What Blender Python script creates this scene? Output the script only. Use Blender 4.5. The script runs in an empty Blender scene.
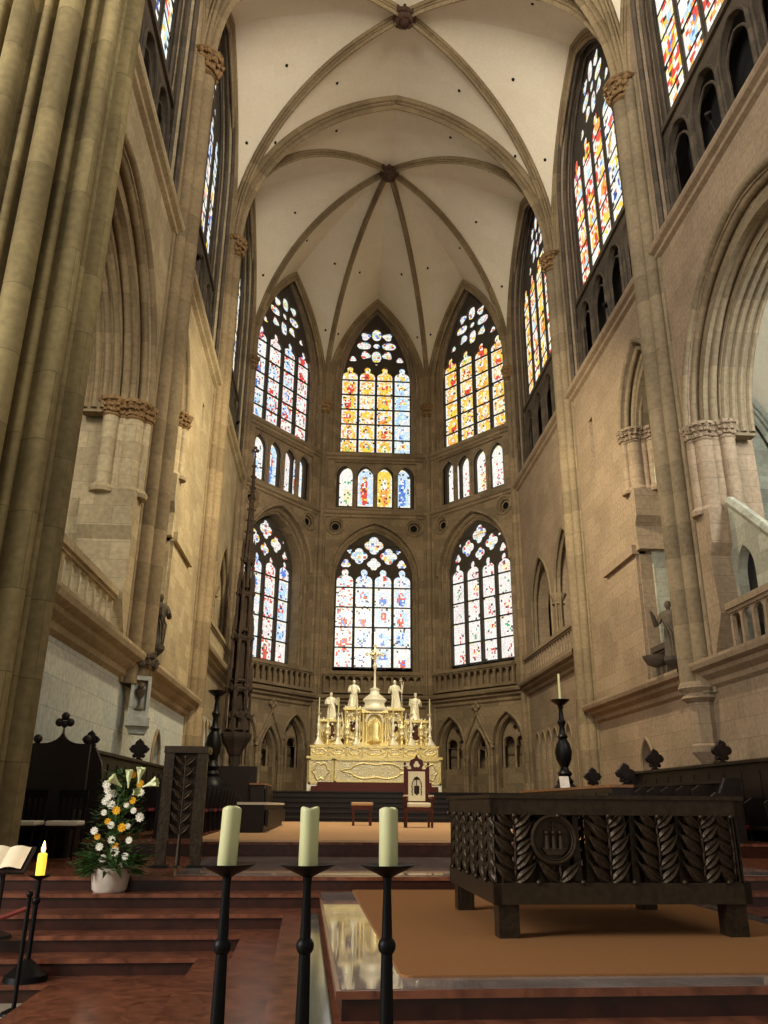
import bpy, math, random
from mathutils import Vector, Matrix
from mathutils.geometry import tessellate_polygon
PI = math.pi
S = bpy.context.scene
C = S.collection
RNG = random.Random(7)
sin, cos, sqrt, radians = math.sin, math.cos, math.sqrt, math.radians

# ------------------------------------------------------------------ mesh builder
class MB:
    def __init__(s): s.v = []; s.f = []; s.uv = []; s.col = None
    def add(s, vs, fs, uvs=None):
        o = len(s.v); s.v.extend([tuple(p) for p in vs])
        for i, f in enumerate(fs):
            s.f.append(tuple(o + k for k in f))
            if uvs is not None: s.uv.append([uvs[k] for k in f])
            else:
                s.uv.append(box_uv([vs[k] for k in f]))
    def box(s, x0, x1, y0, y1, z0, z1, fr=None):
        vs = [Vector((x, y, z)) for z in (z0, z1) for y in (y0, y1) for x in (x0, x1)]
        if fr: vs = [fr(p) for p in vs]
        s.add(vs, [(0,2,3,1),(4,5,7,6),(0,1,5,4),(2,6,7,3),(0,4,6,2),(1,3,7,5)])
    def cbox(s, c, d, rot=None):
        vs = [Vector((x*d[0]/2, y*d[1]/2, z*d[2]/2)) for z in (-1,1) for y in (-1,1) for x in (-1,1)]
        if rot: vs = [rot @ p for p in vs]
        vs = [p + Vector(c) for p in vs]
        s.add(vs, [(0,2,3,1),(4,5,7,6),(0,1,5,4),(2,6,7,3),(0,4,6,2),(1,3,7,5)])
    def tube(s, pts, r, n=8, cap=True, closed=False, up=None):
        pts = [Vector(p) for p in pts]; N = len(pts)
        rs = r if isinstance(r, (list, tuple)) else [r]*N
        vs = []; uvs = []; L = 0; side = None
        for i, p in enumerate(pts):
            if closed: t = pts[(i+1) % N] - pts[i-1]
            else: t = pts[min(i+1, N-1)] - pts[max(i-1, 0)]
            if t.length < 1e-9: t = Vector((0,0,1))
            t.normalize()
            if side is None:
                a = Vector((0,0,1)) if abs(t.z) < .9 else Vector((1,0,0))
                side = t.cross(a).normalized()
            else:
                side = (side - t*side.dot(t))
                if side.length < 1e-6: side = t.orthogonal()
                side.normalize()
            b = t.cross(side)
            if i: L += (p - pts[i-1]).length
            for k in range(n):
                a = 2*PI*k/n
                vs.append(p + (side*cos(a) + b*sin(a))*rs[i]); uvs.append((a*max(rs[i], .05), L))
        fs = []
        for i in range(N if closed else N-1):
            j = (i+1) % N
            for k in range(n):
                k2 = (k+1) % n; fs.append((i*n+k, i*n+k2, j*n+k2, j*n+k))
        if cap and not closed:
            fs.append(tuple(range(n-1, -1, -1))); fs.append(tuple(range((N-1)*n, N*n)))
        s.add(vs, fs, uvs)
    def lathe(s, prof, c=(0,0,0), n=16, wob=None, sx=1, sy=1, rot=0):
        c = Vector(c); vs = []; uvs = []
        for (r, z) in prof:
            for k in range(n):
                a = 2*PI*k/n; rr = r*(1 + (wob(a, z) if wob else 0))
                x, y = rr*cos(a)*sx, rr*sin(a)*sy
                vs.append(c + Vector((x*cos(rot)-y*sin(rot), x*sin(rot)+y*cos(rot), z))); uvs.append((a*max(r,.05), z))
        fs = []
        for i in range(len(prof)-1):
            for k in range(n):
                k2 = (k+1) % n; fs.append((i*n+k, i*n+k2, (i+1)*n+k2, (i+1)*n+k))
        fs.append(tuple(range(n-1, -1, -1))); fs.append(tuple(range((len(prof)-1)*n, len(prof)*n)))
        s.add(vs, fs, uvs)
    def ball(s, c, r, n=10, sz=1, m=6):
        s.lathe([(max(r*sin(PI*i/m), 1e-4), -r*cos(PI*i/m)*sz) for i in range(m+1)], c, n)
    def grid(s, P, uvs=None, flip=False):
        R, K = len(P), len(P[0]); vs = [p for row in P for p in row]
        fs = [(i*K+j, i*K+j+1, (i+1)*K+j+1, (i+1)*K+j) for i in range(R-1) for j in range(K-1)]
        if flip: fs = [f[::-1] for f in fs]
        u = [q for row in uvs for q in row] if uvs else None
        s.add(vs, fs, u)
    def plate(s, polys, fr, d0, d1, back=True):
        """polys: outer + holes in (a,z); extruded from depth d0 (front) to d1 in frame fr(a,d,z)"""
        flat = [p for poly in polys for p in poly]
        tris = tessellate_polygon([[Vector((p[0], p[1], 0)) for p in poly] for poly in polys])
        uv = [(p[0], p[1]) for p in flat]
        fv = [fr(p[0], d0, p[1]) for p in flat]; s.add(fv, [tuple(t) for t in tris], uv)
        if back:
            bv = [fr(p[0], d1, p[1]) for p in flat]; s.add(bv, [tuple(t[::-1]) for t in tris], uv)
        for poly in polys:
            n = len(poly); L = 0; vs = []; uvs = []
            for i in range(n+1):
                p = poly[i % n]; q = poly[(i-1) % n]
                if i: L += math.hypot(p[0]-q[0], p[1]-q[1])
                vs += [fr(p[0], d0, p[1]), fr(p[0], d1, p[1])]; uvs += [(0, L), (abs(d1-d0), L)]
            s.add(vs, [(2*i, 2*i+1, 2*i+3, 2*i+2) for i in range(n)], uvs)
    def build(s, name, mat, parent=None, smooth=False, angle=None):
        off = wloc(parent) if parent else Vector((0,0,0))
        me = bpy.data.meshes.new(name)
        me.from_pydata([tuple(Vector(p)-off) for p in s.v], [], s.f)
        ul = me.uv_layers.new(name='UVMap')
        flat = [c for f in s.uv for p in f for c in p]
        ul.data.foreach_set('uv', flat)
        if s.col:
            ca = me.color_attributes.new('Col', 'FLOAT_COLOR', 'CORNER')
            buf = []
            for f, c in zip(s.f, s.col): buf += [c[0], c[1], c[2], 1.0]*len(f)
            ca.data.foreach_set('color', buf)
        if smooth: me.polygons.foreach_set('use_smooth', [True]*len(me.polygons))
        me.materials.append(mat); me.update()
        if smooth:
            try: me.set_sharp_from_angle(angle=radians(angle or 40))
            except Exception: pass
        o = bpy.data.objects.new(name, me); C.objects.link(o)
        if parent: o.parent = parent
        return o
def box_uv(vs):
    n = (Vector(vs[1])-Vector(vs[0])).cross(Vector(vs[2])-Vector(vs[0]))
    ax, ay, az = abs(n.x), abs(n.y), abs(n.z)
    if az >= ax and az >= ay: return [(p[0], p[1]) for p in vs]
    if ax > ay: return [(p[1], p[2]) for p in vs]
    return [(p[0], p[2]) for p in vs]
def wloc(o):
    v = Vector((0,0,0))
    while o: v += o.location; o = o.parent
    return v
def tag(o, label=None, cat=None, group=None, kind=None):
    if label: o['label'] = label
    if cat: o['category'] = cat
    if group: o['group'] = group
    if kind: o['kind'] = kind
    return o
def thing(name, label, cat, loc, group=None):
    o = bpy.data.objects.new(name, None); C.objects.link(o); o.location = loc; o.empty_display_size = .1
    return tag(o, label, cat, group)
def struct(o, label=None, cat=None):
    tag(o, label, cat, kind='structure'); return o
def copy_tree(o, parent=None, loc=None, rotz=None):
    c = o.copy(); C.objects.link(c); c.parent = parent
    if loc is not None: c.location = loc
    if rotz is not None: c.rotation_euler = (0, 0, rotz)
    for ch in list(o.children): copy_tree(ch, c)
    return c

# ------------------------------------------------------------------ materials
def new_mat(name):
    m = bpy.data.materials.new(name); m.use_nodes = True
    nt = m.node_tree; b = nt.nodes['Principled BSDF']; return m, nt, b
def rgb(h):
    f = lambda c: c/12.92 if c <= .04045 else ((c+.055)/1.055)**2.4
    return tuple(f(x/255) for x in h) + (1,)
def N(nt, typ, **kw):
    n = nt.nodes.new(typ)
    for k, v in kw.items():
        if k in n.inputs: n.inputs[k].default_value = v
        else: setattr(n, k, v)
    return n
def stone(name, c1, c2, rough=.85, grain=1.0, bw=.95, bh=.46, mortar=.006, blotch=.35, mort=None, bump=.25, dirt=(60,50,38)):
    m, nt, b = new_mat(name); L = nt.links.new
    uv = N(nt, 'ShaderNodeUVMap'); ge = N(nt, 'ShaderNodeNewGeometry')
    br = N(nt, 'ShaderNodeTexBrick', Scale=1.0); br.inputs['Brick Width'].default_value = bw; br.inputs['Row Height'].default_value = bh
    br.inputs['Mortar Size'].default_value = mortar; br.inputs['Mortar Smooth'].default_value = .3
    br.inputs['Color1'].default_value = rgb(c1); br.inputs['Color2'].default_value = rgb(c2)
    br.inputs['Mortar'].default_value = rgb(mort or tuple(int(x*.72) for x in c1))
    L(uv.outputs[0], br.inputs['Vector'])
    n1 = N(nt, 'ShaderNodeTexNoise', Scale=.45, Detail=6.0); L(ge.outputs['Position'], n1.inputs['Vector'])
    n2 = N(nt, 'ShaderNodeTexNoise', Scale=9.0, Detail=5.0); L(ge.outputs['Position'], n2.inputs['Vector'])
    r1 = N(nt, 'ShaderNodeMapRange'); r1.inputs['From Min'].default_value = .45; r1.inputs['From Max'].default_value = .75; r1.inputs['To Max'].default_value = blotch
    L(n1.outputs[0], r1.inputs['Value'])
    mx = N(nt, 'ShaderNodeMix', data_type='RGBA'); L(r1.outputs[0], mx.inputs[0]); L(br.outputs['Color'], mx.inputs[6]); mx.inputs[7].default_value = rgb(dirt)
    r2 = N(nt, 'ShaderNodeMapRange'); r2.inputs['From Min'].default_value = .3; r2.inputs['From Max'].default_value = .7; r2.inputs['To Min'].default_value = 1-.2*grain; r2.inputs['To Max'].default_value = 1+.12*grain
    L(n2.outputs[0], r2.inputs['Value'])
    mu = N(nt, 'ShaderNodeMix', data_type='RGBA', blend_type='MULTIPLY'); mu.inputs[0].default_value = 1
    L(mx.outputs[2], mu.inputs[6]); L(r2.outputs[0], mu.inputs[7])
    L(mu.outputs[2], b.inputs['Base Color']); b.inputs['Roughness'].default_value = rough
    b.inputs['Specular IOR Level'].default_value = .25
    bp = N(nt, 'ShaderNodeBump', Strength=bump, Distance=.02); L(n2.outputs[0], bp.inputs['Height']); L(bp.outputs[0], b.inputs['Normal'])
    return m
def plain(name, c, rough=.6, metal=0.0, noise=.12, scale=12, spec=.4, emit=0, bump=0, sss=0):
    m, nt, b = new_mat(name); L = nt.links.new
    ge = N(nt, 'ShaderNodeTexCoord'); n = N(nt, 'ShaderNodeTexNoise', Scale=float(scale), Detail=4.0); L(ge.outputs['Object'], n.inputs['Vector'])
    r = N(nt, 'ShaderNodeMapRange'); r.inputs['From Min'].default_value = .3; r.inputs['From Max'].default_value = .7
    r.inputs['To Min'].default_value = 1-noise; r.inputs['To Max'].default_value = 1+noise; L(n.outputs[0], r.inputs['Value'])
    mu = N(nt, 'ShaderNodeMix', data_type='RGBA', blend_type='MULTIPLY'); mu.inputs[0].default_value = 1
    mu.inputs[6].default_value = rgb(c); L(r.outputs[0], mu.inputs[7]); L(mu.outputs[2], b.inputs['Base Color'])
    b.inputs['Roughness'].default_value = rough; b.inputs['Metallic'].default_value = metal; b.inputs['Specular IOR Level'].default_value = spec
    if emit: L(mu.outputs[2], b.inputs['Emission Color']); b.inputs['Emission Strength'].default_value = emit
    if bump:
        bp = N(nt, 'ShaderNodeBump', Strength=bump, Distance=.02); L(n.outputs[0], bp.inputs['Height']); L(bp.outputs[0], b.inputs['Normal'])
    if sss: b.inputs['Subsurface Weight'].default_value = sss; b.inputs['Subsurface Radius'].default_value = (.05,.04,.02)
    return m
def glass_mat(name, strength):
    m, nt, b = new_mat(name); L = nt.links.new
    at = N(nt, 'ShaderNodeAttribute', attribute_name='Col')
    L(at.outputs['Color'], b.inputs['Emission Color']); b.inputs['Emission Strength'].default_value = strength
    b.inputs['Base Color'].default_value = (.02,.02,.02,1); b.inputs['Roughness'].default_value = .3
    return m
def marble(name, c1, c2, rough=.18, scale=3.0, spec=.5):
    m, nt, b = new_mat(name); L = nt.links.new
    ge = N(nt, 'ShaderNodeNewGeometry'); n = N(nt, 'ShaderNodeTexNoise', Scale=scale, Detail=9.0, Distortion=1.2); L(ge.outputs['Position'], n.inputs['Vector'])
    cr = N(nt, 'ShaderNodeValToRGB'); cr.color_ramp.elements[0].position = .32; cr.color_ramp.elements[1].position = .7
    cr.color_ramp.elements[0].color = rgb(c1); cr.color_ramp.elements[1].color = rgb(c2)
    L(n.outputs[0], cr.inputs[0]); L(cr.outputs[0], b.inputs['Base Color'])
    b.inputs['Roughness'].default_value = rough; b.inputs['Specular IOR Level'].default_value = spec
    return m
M = {}
M['pier'] = stone('stone_pier', (162,144,100), (134,118,80), bh=1.1, bw=3.0, blotch=.5, mortar=.008)
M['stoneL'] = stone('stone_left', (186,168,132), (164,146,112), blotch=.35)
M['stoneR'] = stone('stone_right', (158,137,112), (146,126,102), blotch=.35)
M['apse'] = stone('stone_apse', (150,130,102), (122,105,82), blotch=.45)
M['shaft'] = stone('stone_shaft', (142,125,98), (120,105,82), bh=.9, bw=3.0, blotch=.3)
M['dark'] = stone('stone_dark', (92,80,66), (70,62,52), blotch=.5)
M['mull'] = plain('stone_mullion', (66,58,48), .85)
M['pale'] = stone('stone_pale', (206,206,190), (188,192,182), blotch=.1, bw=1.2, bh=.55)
M['chap'] = stone('stone_chapel', (178,176,156), (150,148,130), blotch=.65, dirt=(70,72,66))
M['rib'] = stone('stone_rib', (150,130,97), (124,106,78), bh=1.0, bw=3.0, blotch=.35, dirt=(70,55,36))
M['web'] = stone('vault_plaster', (227,214,188), (223,209,182), blotch=.1, mortar=0.0, bump=.05, grain=.25, dirt=(190,176,150))
M['glass'] = glass_mat('stained_glass', 1.22)
M['glassside'] = glass_mat('stained_glass_side', 1.3)
M['black'] = plain('black_iron', (16,15,14), .45, .6, .2)
M['bronze'] = plain('dark_bronze', (56,45,32), .42, .6, .35, 25, bump=.3)
M['bronze2'] = plain('bronze_band', (62,50,36), .42, .6, .25, 18)
M['wood'] = plain('dark_oak', (30,20,15), .45, 0, .3, 14)
M['woodred'] = plain('red_brown_wood', (78,30,18), .4, 0, .25, 14)
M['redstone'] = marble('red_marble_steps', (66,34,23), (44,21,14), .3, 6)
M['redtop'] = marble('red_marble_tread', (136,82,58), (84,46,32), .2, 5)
M['grey'] = marble('grey_marble', (150,138,134), (120,106,100), .04, 2.5, .7)
M['green'] = marble('green_marble', (112,120,108), (84,92,82), .1, 2.5, .7)
M['floor'] = marble('pale_floor_slabs', (170,160,140), (140,130,112), .3, 2)
M['carpet'] = plain('ochre_carpet', (148,104,66), .95, 0, .1, 60, .05)
M['carpet2'] = plain('tan_carpet', (190,150,112), .95, 0, .08, 60, .05)
M['wax'] = plain('cream_wax', (214,212,160), .45, 0, .03, 8, .4, sss=.3)
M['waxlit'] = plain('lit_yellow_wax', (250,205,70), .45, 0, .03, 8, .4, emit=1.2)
M['flame'] = plain('flame', (255,200,110), .5, 0, 0, emit=6)
M['silver'] = plain('gilded_silver', (240,226,172), .34, .55, .3, 30, bump=.6)
M['gold'] = plain('gold', (236,216,150), .36, .5, .3, 30, bump=.5)
M['ivory'] = plain('silver_white', (246,240,214), .4, .25, .2, 40, bump=.5)
M['white'] = plain('white_cushion', (222,212,190), .85, 0, .05)
M['cream'] = plain('cream_embroidery', (230,216,180), .85, 0, .05)
M['redcush'] = plain('red_cushion', (120,22,34), .85, 0, .1)
M['leaf'] = plain('leaf_green', (62,92,40), .6, 0, .4, 30)
M['petalw'] = plain('white_petal', (244,240,222), .6, 0, .05)
M['petaly'] = plain('yellow_petal', (240,180,30), .6, 0, .1)
M['lily'] = plain('lily_green_white', (226,232,180), .6, 0, .1)
M['pot'] = plain('white_ceramic_pot', (214,202,186), .5, 0, .12, 10)
M['statue'] = stone('statue_stone', (104,92,76), (88,78,64), blotch=.4, mortar=0)
M['paper'] = plain('book_page', (236,222,190), .7, 0, .03)
M['bosscol'] = plain('boss_brown', (72,48,32), .8, 0, .4, 20, bump=.6)
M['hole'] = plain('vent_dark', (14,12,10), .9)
M['rope'] = plain('red_rope', (110,40,30), .8)
M['capital'] = stone('stone_capital', (150,118,78), (120,94,62), blotch=.6, mortar=0, dirt=(40,28,18))

# ------------------------------------------------------------------ layout
XL, XR, AX = -5.02, 9.55, 2.265
YP, YA, YB, YC, YD = 11.0, 20.4, 29.6, 39.4, 44.4
HD = 3.2
CAP, KEY = 24.9, 33.2
CORN, STR = 5.0, 17.6
EYE = 1.7

def arch(a, zs, za, n=12, c=0):
    """points from (c+a,zs) over the apex to (c-a,zs)"""
    h = za-zs; r = (a*a+h*h)/(2*a); cx = a-r; th = math.atan2(h, -cx) if r >= a else None
    out = []
    if r >= a:
        th = math.asin(min(1, h/r))
        R = [(cx + r*cos(th*i/n), zs + r*sin(th*i/n)) for i in range(n+1)]
    else:
        R = [(a*cos(PI/2*i/n), zs+h*sin(PI/2*i/n)) for i in range(n+1)]
    R[-1] = (0, za)
    return [(c+x, z) for x, z in R] + [(c-x, z) for x, z in R[-2::-1]]
def opening(a, z0, zs, za, c=0, n=12):
    return [(c-a, z0), (c+a, z0)] + arch(a, zs, za, n, c)
def foil(cx, cz, R, n=4, rot=PI/4, seg=6, k=.5):
    d = R*k; rho = R*(1-k)*1.02; out = []
    for i in range(n*seg):
        th = 2*PI*i/(n*seg) + rot; best = 0
        for j in range(n):
            ph = th - (rot + 2*PI*j/n); q = rho*rho - (d*sin(ph))**2
            if q >= 0 and (cos(ph) > 0 or d < rho): best = max(best, d*cos(ph)+sqrt(q))
        best = max(best, R*.22)
        out.append((cx+best*cos(th), cz+best*sin(th)))
    return out
def lancet(c, w, z0, zs, lobe=True):
    """trefoil headed light"""
    pts = [(c-w, z0), (c+w, z0), (c+w, zs)]
    for i in range(1, 5):
        a = PI/2*i/5; pts.append((c + w*.42 + w*.58*cos(a), zs + w*.62*sin(a)))
    lz = zs + w*1.02; lr = w*.42
    for i in range(0, 9):
        a = -PI*.22 + (PI*1.44)*i/8; pts.append((c + lr*cos(a), lz + lr*1.15*sin(a)))
    for i in range(4, 0, -1):
        a = PI/2*i/5; pts.append((c - w*.42 - w*.58*cos(a), zs + w*.62*sin(a)))
    pts.append((c-w, zs)); return pts
def frame(P, Q):
    """frame on wall P->Q (xy): a measured from the middle, d>0 toward the inside (left of P->Q)"""
    P = Vector((P[0], P[1], 0)); Q = Vector((Q[0], Q[1], 0)); u = (Q-P).normalized(); n = Vector((-u.y, u.x, 0)); m = (P+Q)/2
    f = lambda a, d, z: m + u*a + n*d + Vector((0, 0, z))
    f.u, f.n, f.m, f.half = u, n, m, (Q-P).length/2
    return f
def ring(ao, zo, ai, zi, z0, zs, c=0, n=12):
    return [(c+ao, z0)] + arch(ao, zs, zo, n, c) + [(c-ao, z0), (c-ai, z0)] + arch(ai, zs, zi, n, c)[::-1] + [(c+ai, z0)]
def archtube(mb, fr, a, z0, zs, za, d, r, c=0, n=12, seg=6, sill=False):
    pts = [(c+a, z0)] + arch(a, zs, za, n, c) + [(c-a, z0)]
    mb.tube([fr(x, d, z) for x, z in pts], r, seg, cap=False)

# ------------------------------------------------------------------ stained glass
W_, R_, B_, Y_, G_, LB, O_, DB, P_, K_ = (.95,.93,.86),(.8,.08,.05),(.1,.25,.75),(.95,.68,.08),(.1,.5,.2),(.5,.75,.95),(.95,.4,.08),(.04,.1,.4),(.85,.6,.65),(.04,.03,.03)
LY, LG, BR = (.97,.85,.45),(.6,.85,.7),(.45,.25,.12)
PB = (.6,.78,.93); PY = (.98,.88,.5); PP = (.93,.8,.78)
PAL = {  # border, background, figures, accents
 'gold':  ([W_,W_,PB], [Y_,Y_,PY,Y_,(.98,.78,.2)], [O_,PY,W_,Y_,R_], [R_,O_,G_]),
 'goldblue': ([W_,LB,PB], [PB,W_,LB,PY], [LB,PB,Y_,W_], [R_,B_,LG]),
 'orange':([W_,PY,W_], [Y_,Y_,(.98,.6,.08),PY,Y_], [O_,Y_,PY,R_], [R_,O_,W_]),
 'pale':  ([W_,W_,PB], [W_,PB,W_,W_,PP], [R_,W_,PB,PP], [BR,R_,B_]),
 'blue':  ([LB,W_,PB,W_], [PB,W_,PB,LB,W_], [PP,B_,R_,W_,LB], [B_,R_,DB]),
 'white': ([W_,W_,W_,PP], [W_,W_,W_,W_,PP], [PP,W_,W_,PY], [R_,G_,R_]),
 'multi': ([W_,PY,R_], [Y_,W_,O_,PY,W_,R_], [R_,Y_,LB,W_,O_], [B_,R_,Y_]),
 'darkmulti': ([B_,K_,W_], [DB,BR,W_,LB,Y_], [W_,Y_,PB,R_], [K_,LB,K_]),
 'bluefig': ([W_,LB], [W_,PB,LG], [B_,B_,Y_], [R_,G_,B_]),
 'redfig': ([W_,LB], [W_,PB,W_], [R_,R_,W_], [B_,Y_,R_]),
}
def glass_grid(name, fr, a0, a1, z0, z1, d, style, parent, mat, cell=.1, panel=1.12, seed=0, figure=True, edge=None):
    rg = random.Random(seed*131+int(abs(a0)*100)+int(z0*10)); bd, bg, fg, ac = PAL[style]
    nx = max(3, round((a1-a0)/cell)); nz = max(3, round((z1-z0)/cell)); mb = MB(); mb.col = []
    px = [[None]*(nx+1) for _ in range(nz+1)]
    for j in range(nz+1):
        for i in range(nx+1):
            x = a0 + (a1-a0)*i/nx; z = z0 + (z1-z0)*j/nz
            if 0 < i < nx: x += rg.uniform(-.3,.3)*cell
            if 0 < j < nz: z += rg.uniform(-.3,.3)*cell
            px[j][i] = (x, z)
    npan = max(1, round((z1-z0)/panel)); ph = (z1-z0)/npan; c = (a0+a1)/2; hw = (a1-a0)/2
    pans = [(rg.choice(fg), rg.choice(fg), rg.choice(ac), rg.choice(bg), rg.uniform(-.15,.15)) for _ in range(npan+1)]
    for j in range(nz):
        for i in range(nx):
            q = [px[j][i], px[j][i+1], px[j+1][i+1], px[j+1][i]]
            x = (q[0][0]+q[2][0])/2; z = (q[0][1]+q[2][1])/2
            k = int((z-z0)/ph); k = min(k, npan-1); v = (z-z0)/ph-k; u = (x-c)/hw; f1, f2, a_, g_, off = pans[k]
            if i == 0 or i == nx-1: col = W_ if j % 3 else bd[(j//3) % len(bd)]
            elif figure and ((u-off)/.42)**2 + ((v-.42)/.36)**2 < 1:
                col = f1 if (v < .45) else f2
                if abs(u-off) < .16 and .5 < v < .72: col = W_
                if rg.random() < .16: col = a_
                if rg.random() < .08: col = W_
            else:
                col = g_ if rg.random() < .7 else rg.choice(bg)
            if figure and (v < .06 or v > .92): col = rg.choice([W_, W_, LY])
            dd_ = abs(math.hypot(u/.8, (v-.48)/.46)-1)
            if figure and dd_ < .12 and npan > 1 and col not in (K_,): col = fg[0] if rg.random() < .5 else W_
            if rg.random() < .035: col = K_
            s = rg.uniform(.82, 1.04)
            vs = [fr(p[0], d, p[1]) for p in q]; cc = [sum(v_[t] for v_ in vs)/4 for t in range(3)]
            sh = .95
            vs = [Vector((cc[0]+(p[0]-cc[0])*sh, cc[1]+(p[1]-cc[1])*sh, cc[2]+(p[2]-cc[2])*sh)) for p in vs]
            mb.add(vs, [(0,1,2,3)], q); mb.col.append(tuple(min(1, t*s) for t in col))
    mb.build(name, mat, parent)
    return npan, ph
def backing(fr, a0, a1, z0, z1, d, parent):
    mb = MB(); mb.plate([[(a0, z0), (a1, z0), (a1, z1), (a0, z1)]], fr, d-.02, d-.05); mb.build('lead_sheet', M['black'], parent)
WN = [0]
def window(fr, kind, a, z0, zs, za, d, styles, c=0, seed=1, nl=4, label=None, mat=None, mullmat=None, cell=.1, th=.18):
    WN[0] += 1; mat = mat or M['glass']; mull = mullmat or M['mull']
    root = thing('window_%d' % WN[0], None, None, fr(c, d, z0)); root['kind'] = 'structure'
    if label: root['label'] = label
    sp = 2*a/nl; w = sp/2-.075; cs = [c - a + sp*(i+.5) for i in range(nl)]
    mb = MB()
    if kind == 'arcade':
        holes = [opening(w, z0+.05, zs, za, x, 6) for x in cs]
        mb.plate([[(c-a-.1, z0-.1), (c+a+.1, z0-.1), (c+a+.1, za+.25), (c-a-.1, za+.25)]] + holes, fr, d, d-th)
        mb.build('mullion', mull, root)
        for i, x in enumerate(cs): glass_grid('stained_pane', fr, x-w-.02, x+w+.02, z0, za+.05, d-th-.02, styles[i % len(styles)], root, mat, seed=seed*7+i, panel=za-z0, cell=cell)
        backing(fr, c-a-.1, c+a+.1, z0-.1, za+.2, d-th-.02, root)
        return root
    if kind == 'upper':
        h0 = zs + 1.2
        holes = [lancet(x, w, z0+.05, h0) for x in cs]; k = min(a/2.2, 1.05); rz = h0+2.25*k
        extra = [foil(c, rz, .22*k, 8, 0, 3, .3)]
        for j in range(4):
            an = PI/2*j; extra.append([(c+(.8*k+.46*k*abs(cos(t))**.8*(1 if cos(t) > 0 else -1))*cos(an)-(.31*k*sin(t))*sin(an), rz+(.8*k+.46*k*abs(cos(t))**.8*(1 if cos(t) > 0 else -1))*sin(an)+(.31*k*sin(t))*cos(an)) for t in [2*PI*i/16 for i in range(16)]])
            an += PI/4; extra.append(foil(c+.98*k*cos(an), rz+.98*k*sin(an), .36*k, 3, an, 5, .45))
        for sgn in (-1, 1): extra.append(foil(c+sgn*1.5*k, h0+1.25*k, .26*k, 3, PI/2, 5, .45))
        extra.append(foil(c, h0+1.08*k-.16, .12, 4, 0, 3)); 
        tz0, tz1 = h0+.35, za
    elif kind == 'lower':
        h0 = zs - .05
        holes = [lancet(x, w, z0+.05, h0) for x in cs]; k = a/2.2
        extra = [foil(c, h0+2.15*k, .56*k, 4, 0), foil(c-.86*k, h0+1.5*k, .5*k, 4, 0), foil(c+.86*k, h0+1.5*k, .5*k, 4, 0), foil(c, h0+1.02*k, .4*k, 4, 0),
                 foil(c-1.62*k, h0+1.02*k, .3*k, 3, PI/2, 5, .45), foil(c+1.62*k, h0+1.02*k, .3*k, 3, PI/2, 5, .45),
                 foil(c-1.42*k, h0+1.78*k, .17*k, 3, PI/4, 4), foil(c+1.42*k, h0+1.78*k, .17*k, 3, 3*PI/4, 4)]
        tz0, tz1 = h0+.3, za
    elif kind == 'lower3':
        h0 = zs - .05
        holes = [lancet(x, w, z0+.05, h0) for x in cs]; k = a/2.2
        extra = [foil(c, h0+2.1*k, .56*k, 4, 0), foil(c-.95*k, h0+1.45*k, .55*k, 4, 0), foil(c+.95*k, h0+1.45*k, .55*k, 4, 0), foil(c, h0+1.2*k, .3*k, 4, 0)]
        tz0, tz1 = h0+.3, za
    outer = [(c-a, z0), (c+a, z0)] + arch(a, zs, za, 12, c)
    mb.plate([outer] + holes + extra, fr, d, d-th); mb.build('tracery', mull, root)
    mt = MB()
    for x in cs[:-1]: mt.tube([fr(x+sp/2, d+.03, z0), fr(x+sp/2, d+.03, h0+.3)], .05 if th > .1 else .035, 6)
    mt.build('mullion', mull, root)
    for i, x in enumerate(cs):
        npan, ph = glass_grid('stained_pane', fr, x-w-.02, x+w+.02, z0, h0+w*1.5+.05, d-th-.02, styles[i % len(styles)], root, mat, seed=seed*9+i, cell=cell)
    mbar = MB()
    for j in range(1, npan+1):
        zz = z0+ph*j
        if zz < h0+.2: mbar.plate([[(c-a+.03, zz-.035), (c+a-.03, zz-.035), (c+a-.03, zz+.035), (c-a+.03, zz+.035)]], fr, d-th*.4, d-th*.8)
    mbar.build('saddle_bar', M['black'], root)
    # tracery glass: clipped below the arch by rows
    mb = MB(); mb.col = []; rg = random.Random(seed); bd, bg, fg, ac = PAL[styles[0]]
    nz = int((tz1-tz0)/.13)
    for j in range(nz):
        za0 = tz0+(tz1-tz0)*j/nz; za1 = tz0+(tz1-tz0)*(j+1)/nz
        h = za-zs; r = (a*a+h*h)/(2*a); dz = max(0, za1-zs); hw = min(a, sqrt(max(0, r*r-dz*dz))-(r-a)) - .02
        if hw < .05: continue
        n = max(1, int(2*hw/.15))
        for i in range(n):
            x0 = c-hw+2*hw*i/n; x1 = c-hw+2*hw*(i+1)/n
            if any(abs((x0+x1)/2-cc) < w+.08 for cc in cs) and za1 < h0+w*1.5+.06: continue
            q = [(x0+.004, za0+.004), (x1-.004, za0+.004), (x1-.004, za1-.004), (x0+.004, za1-.004)]
            mb.add([fr(p[0], d-th-.02, p[1]) for p in q], [(0,1,2,3)], q)
            cc = W_ if rg.random() < .68 else rg.choice([LB, P_, R_, B_, LG, Y_]); s = rg.uniform(.75, 1); mb.col.append(tuple(t*s for t in cc))
    mb.build('tracery_glass', mat, root)
    bk = MB(); bk.plate([outer], fr, d-th-.04, d-th-.07); bk.build('lead_sheet', M['black'], root)
    return root

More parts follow.
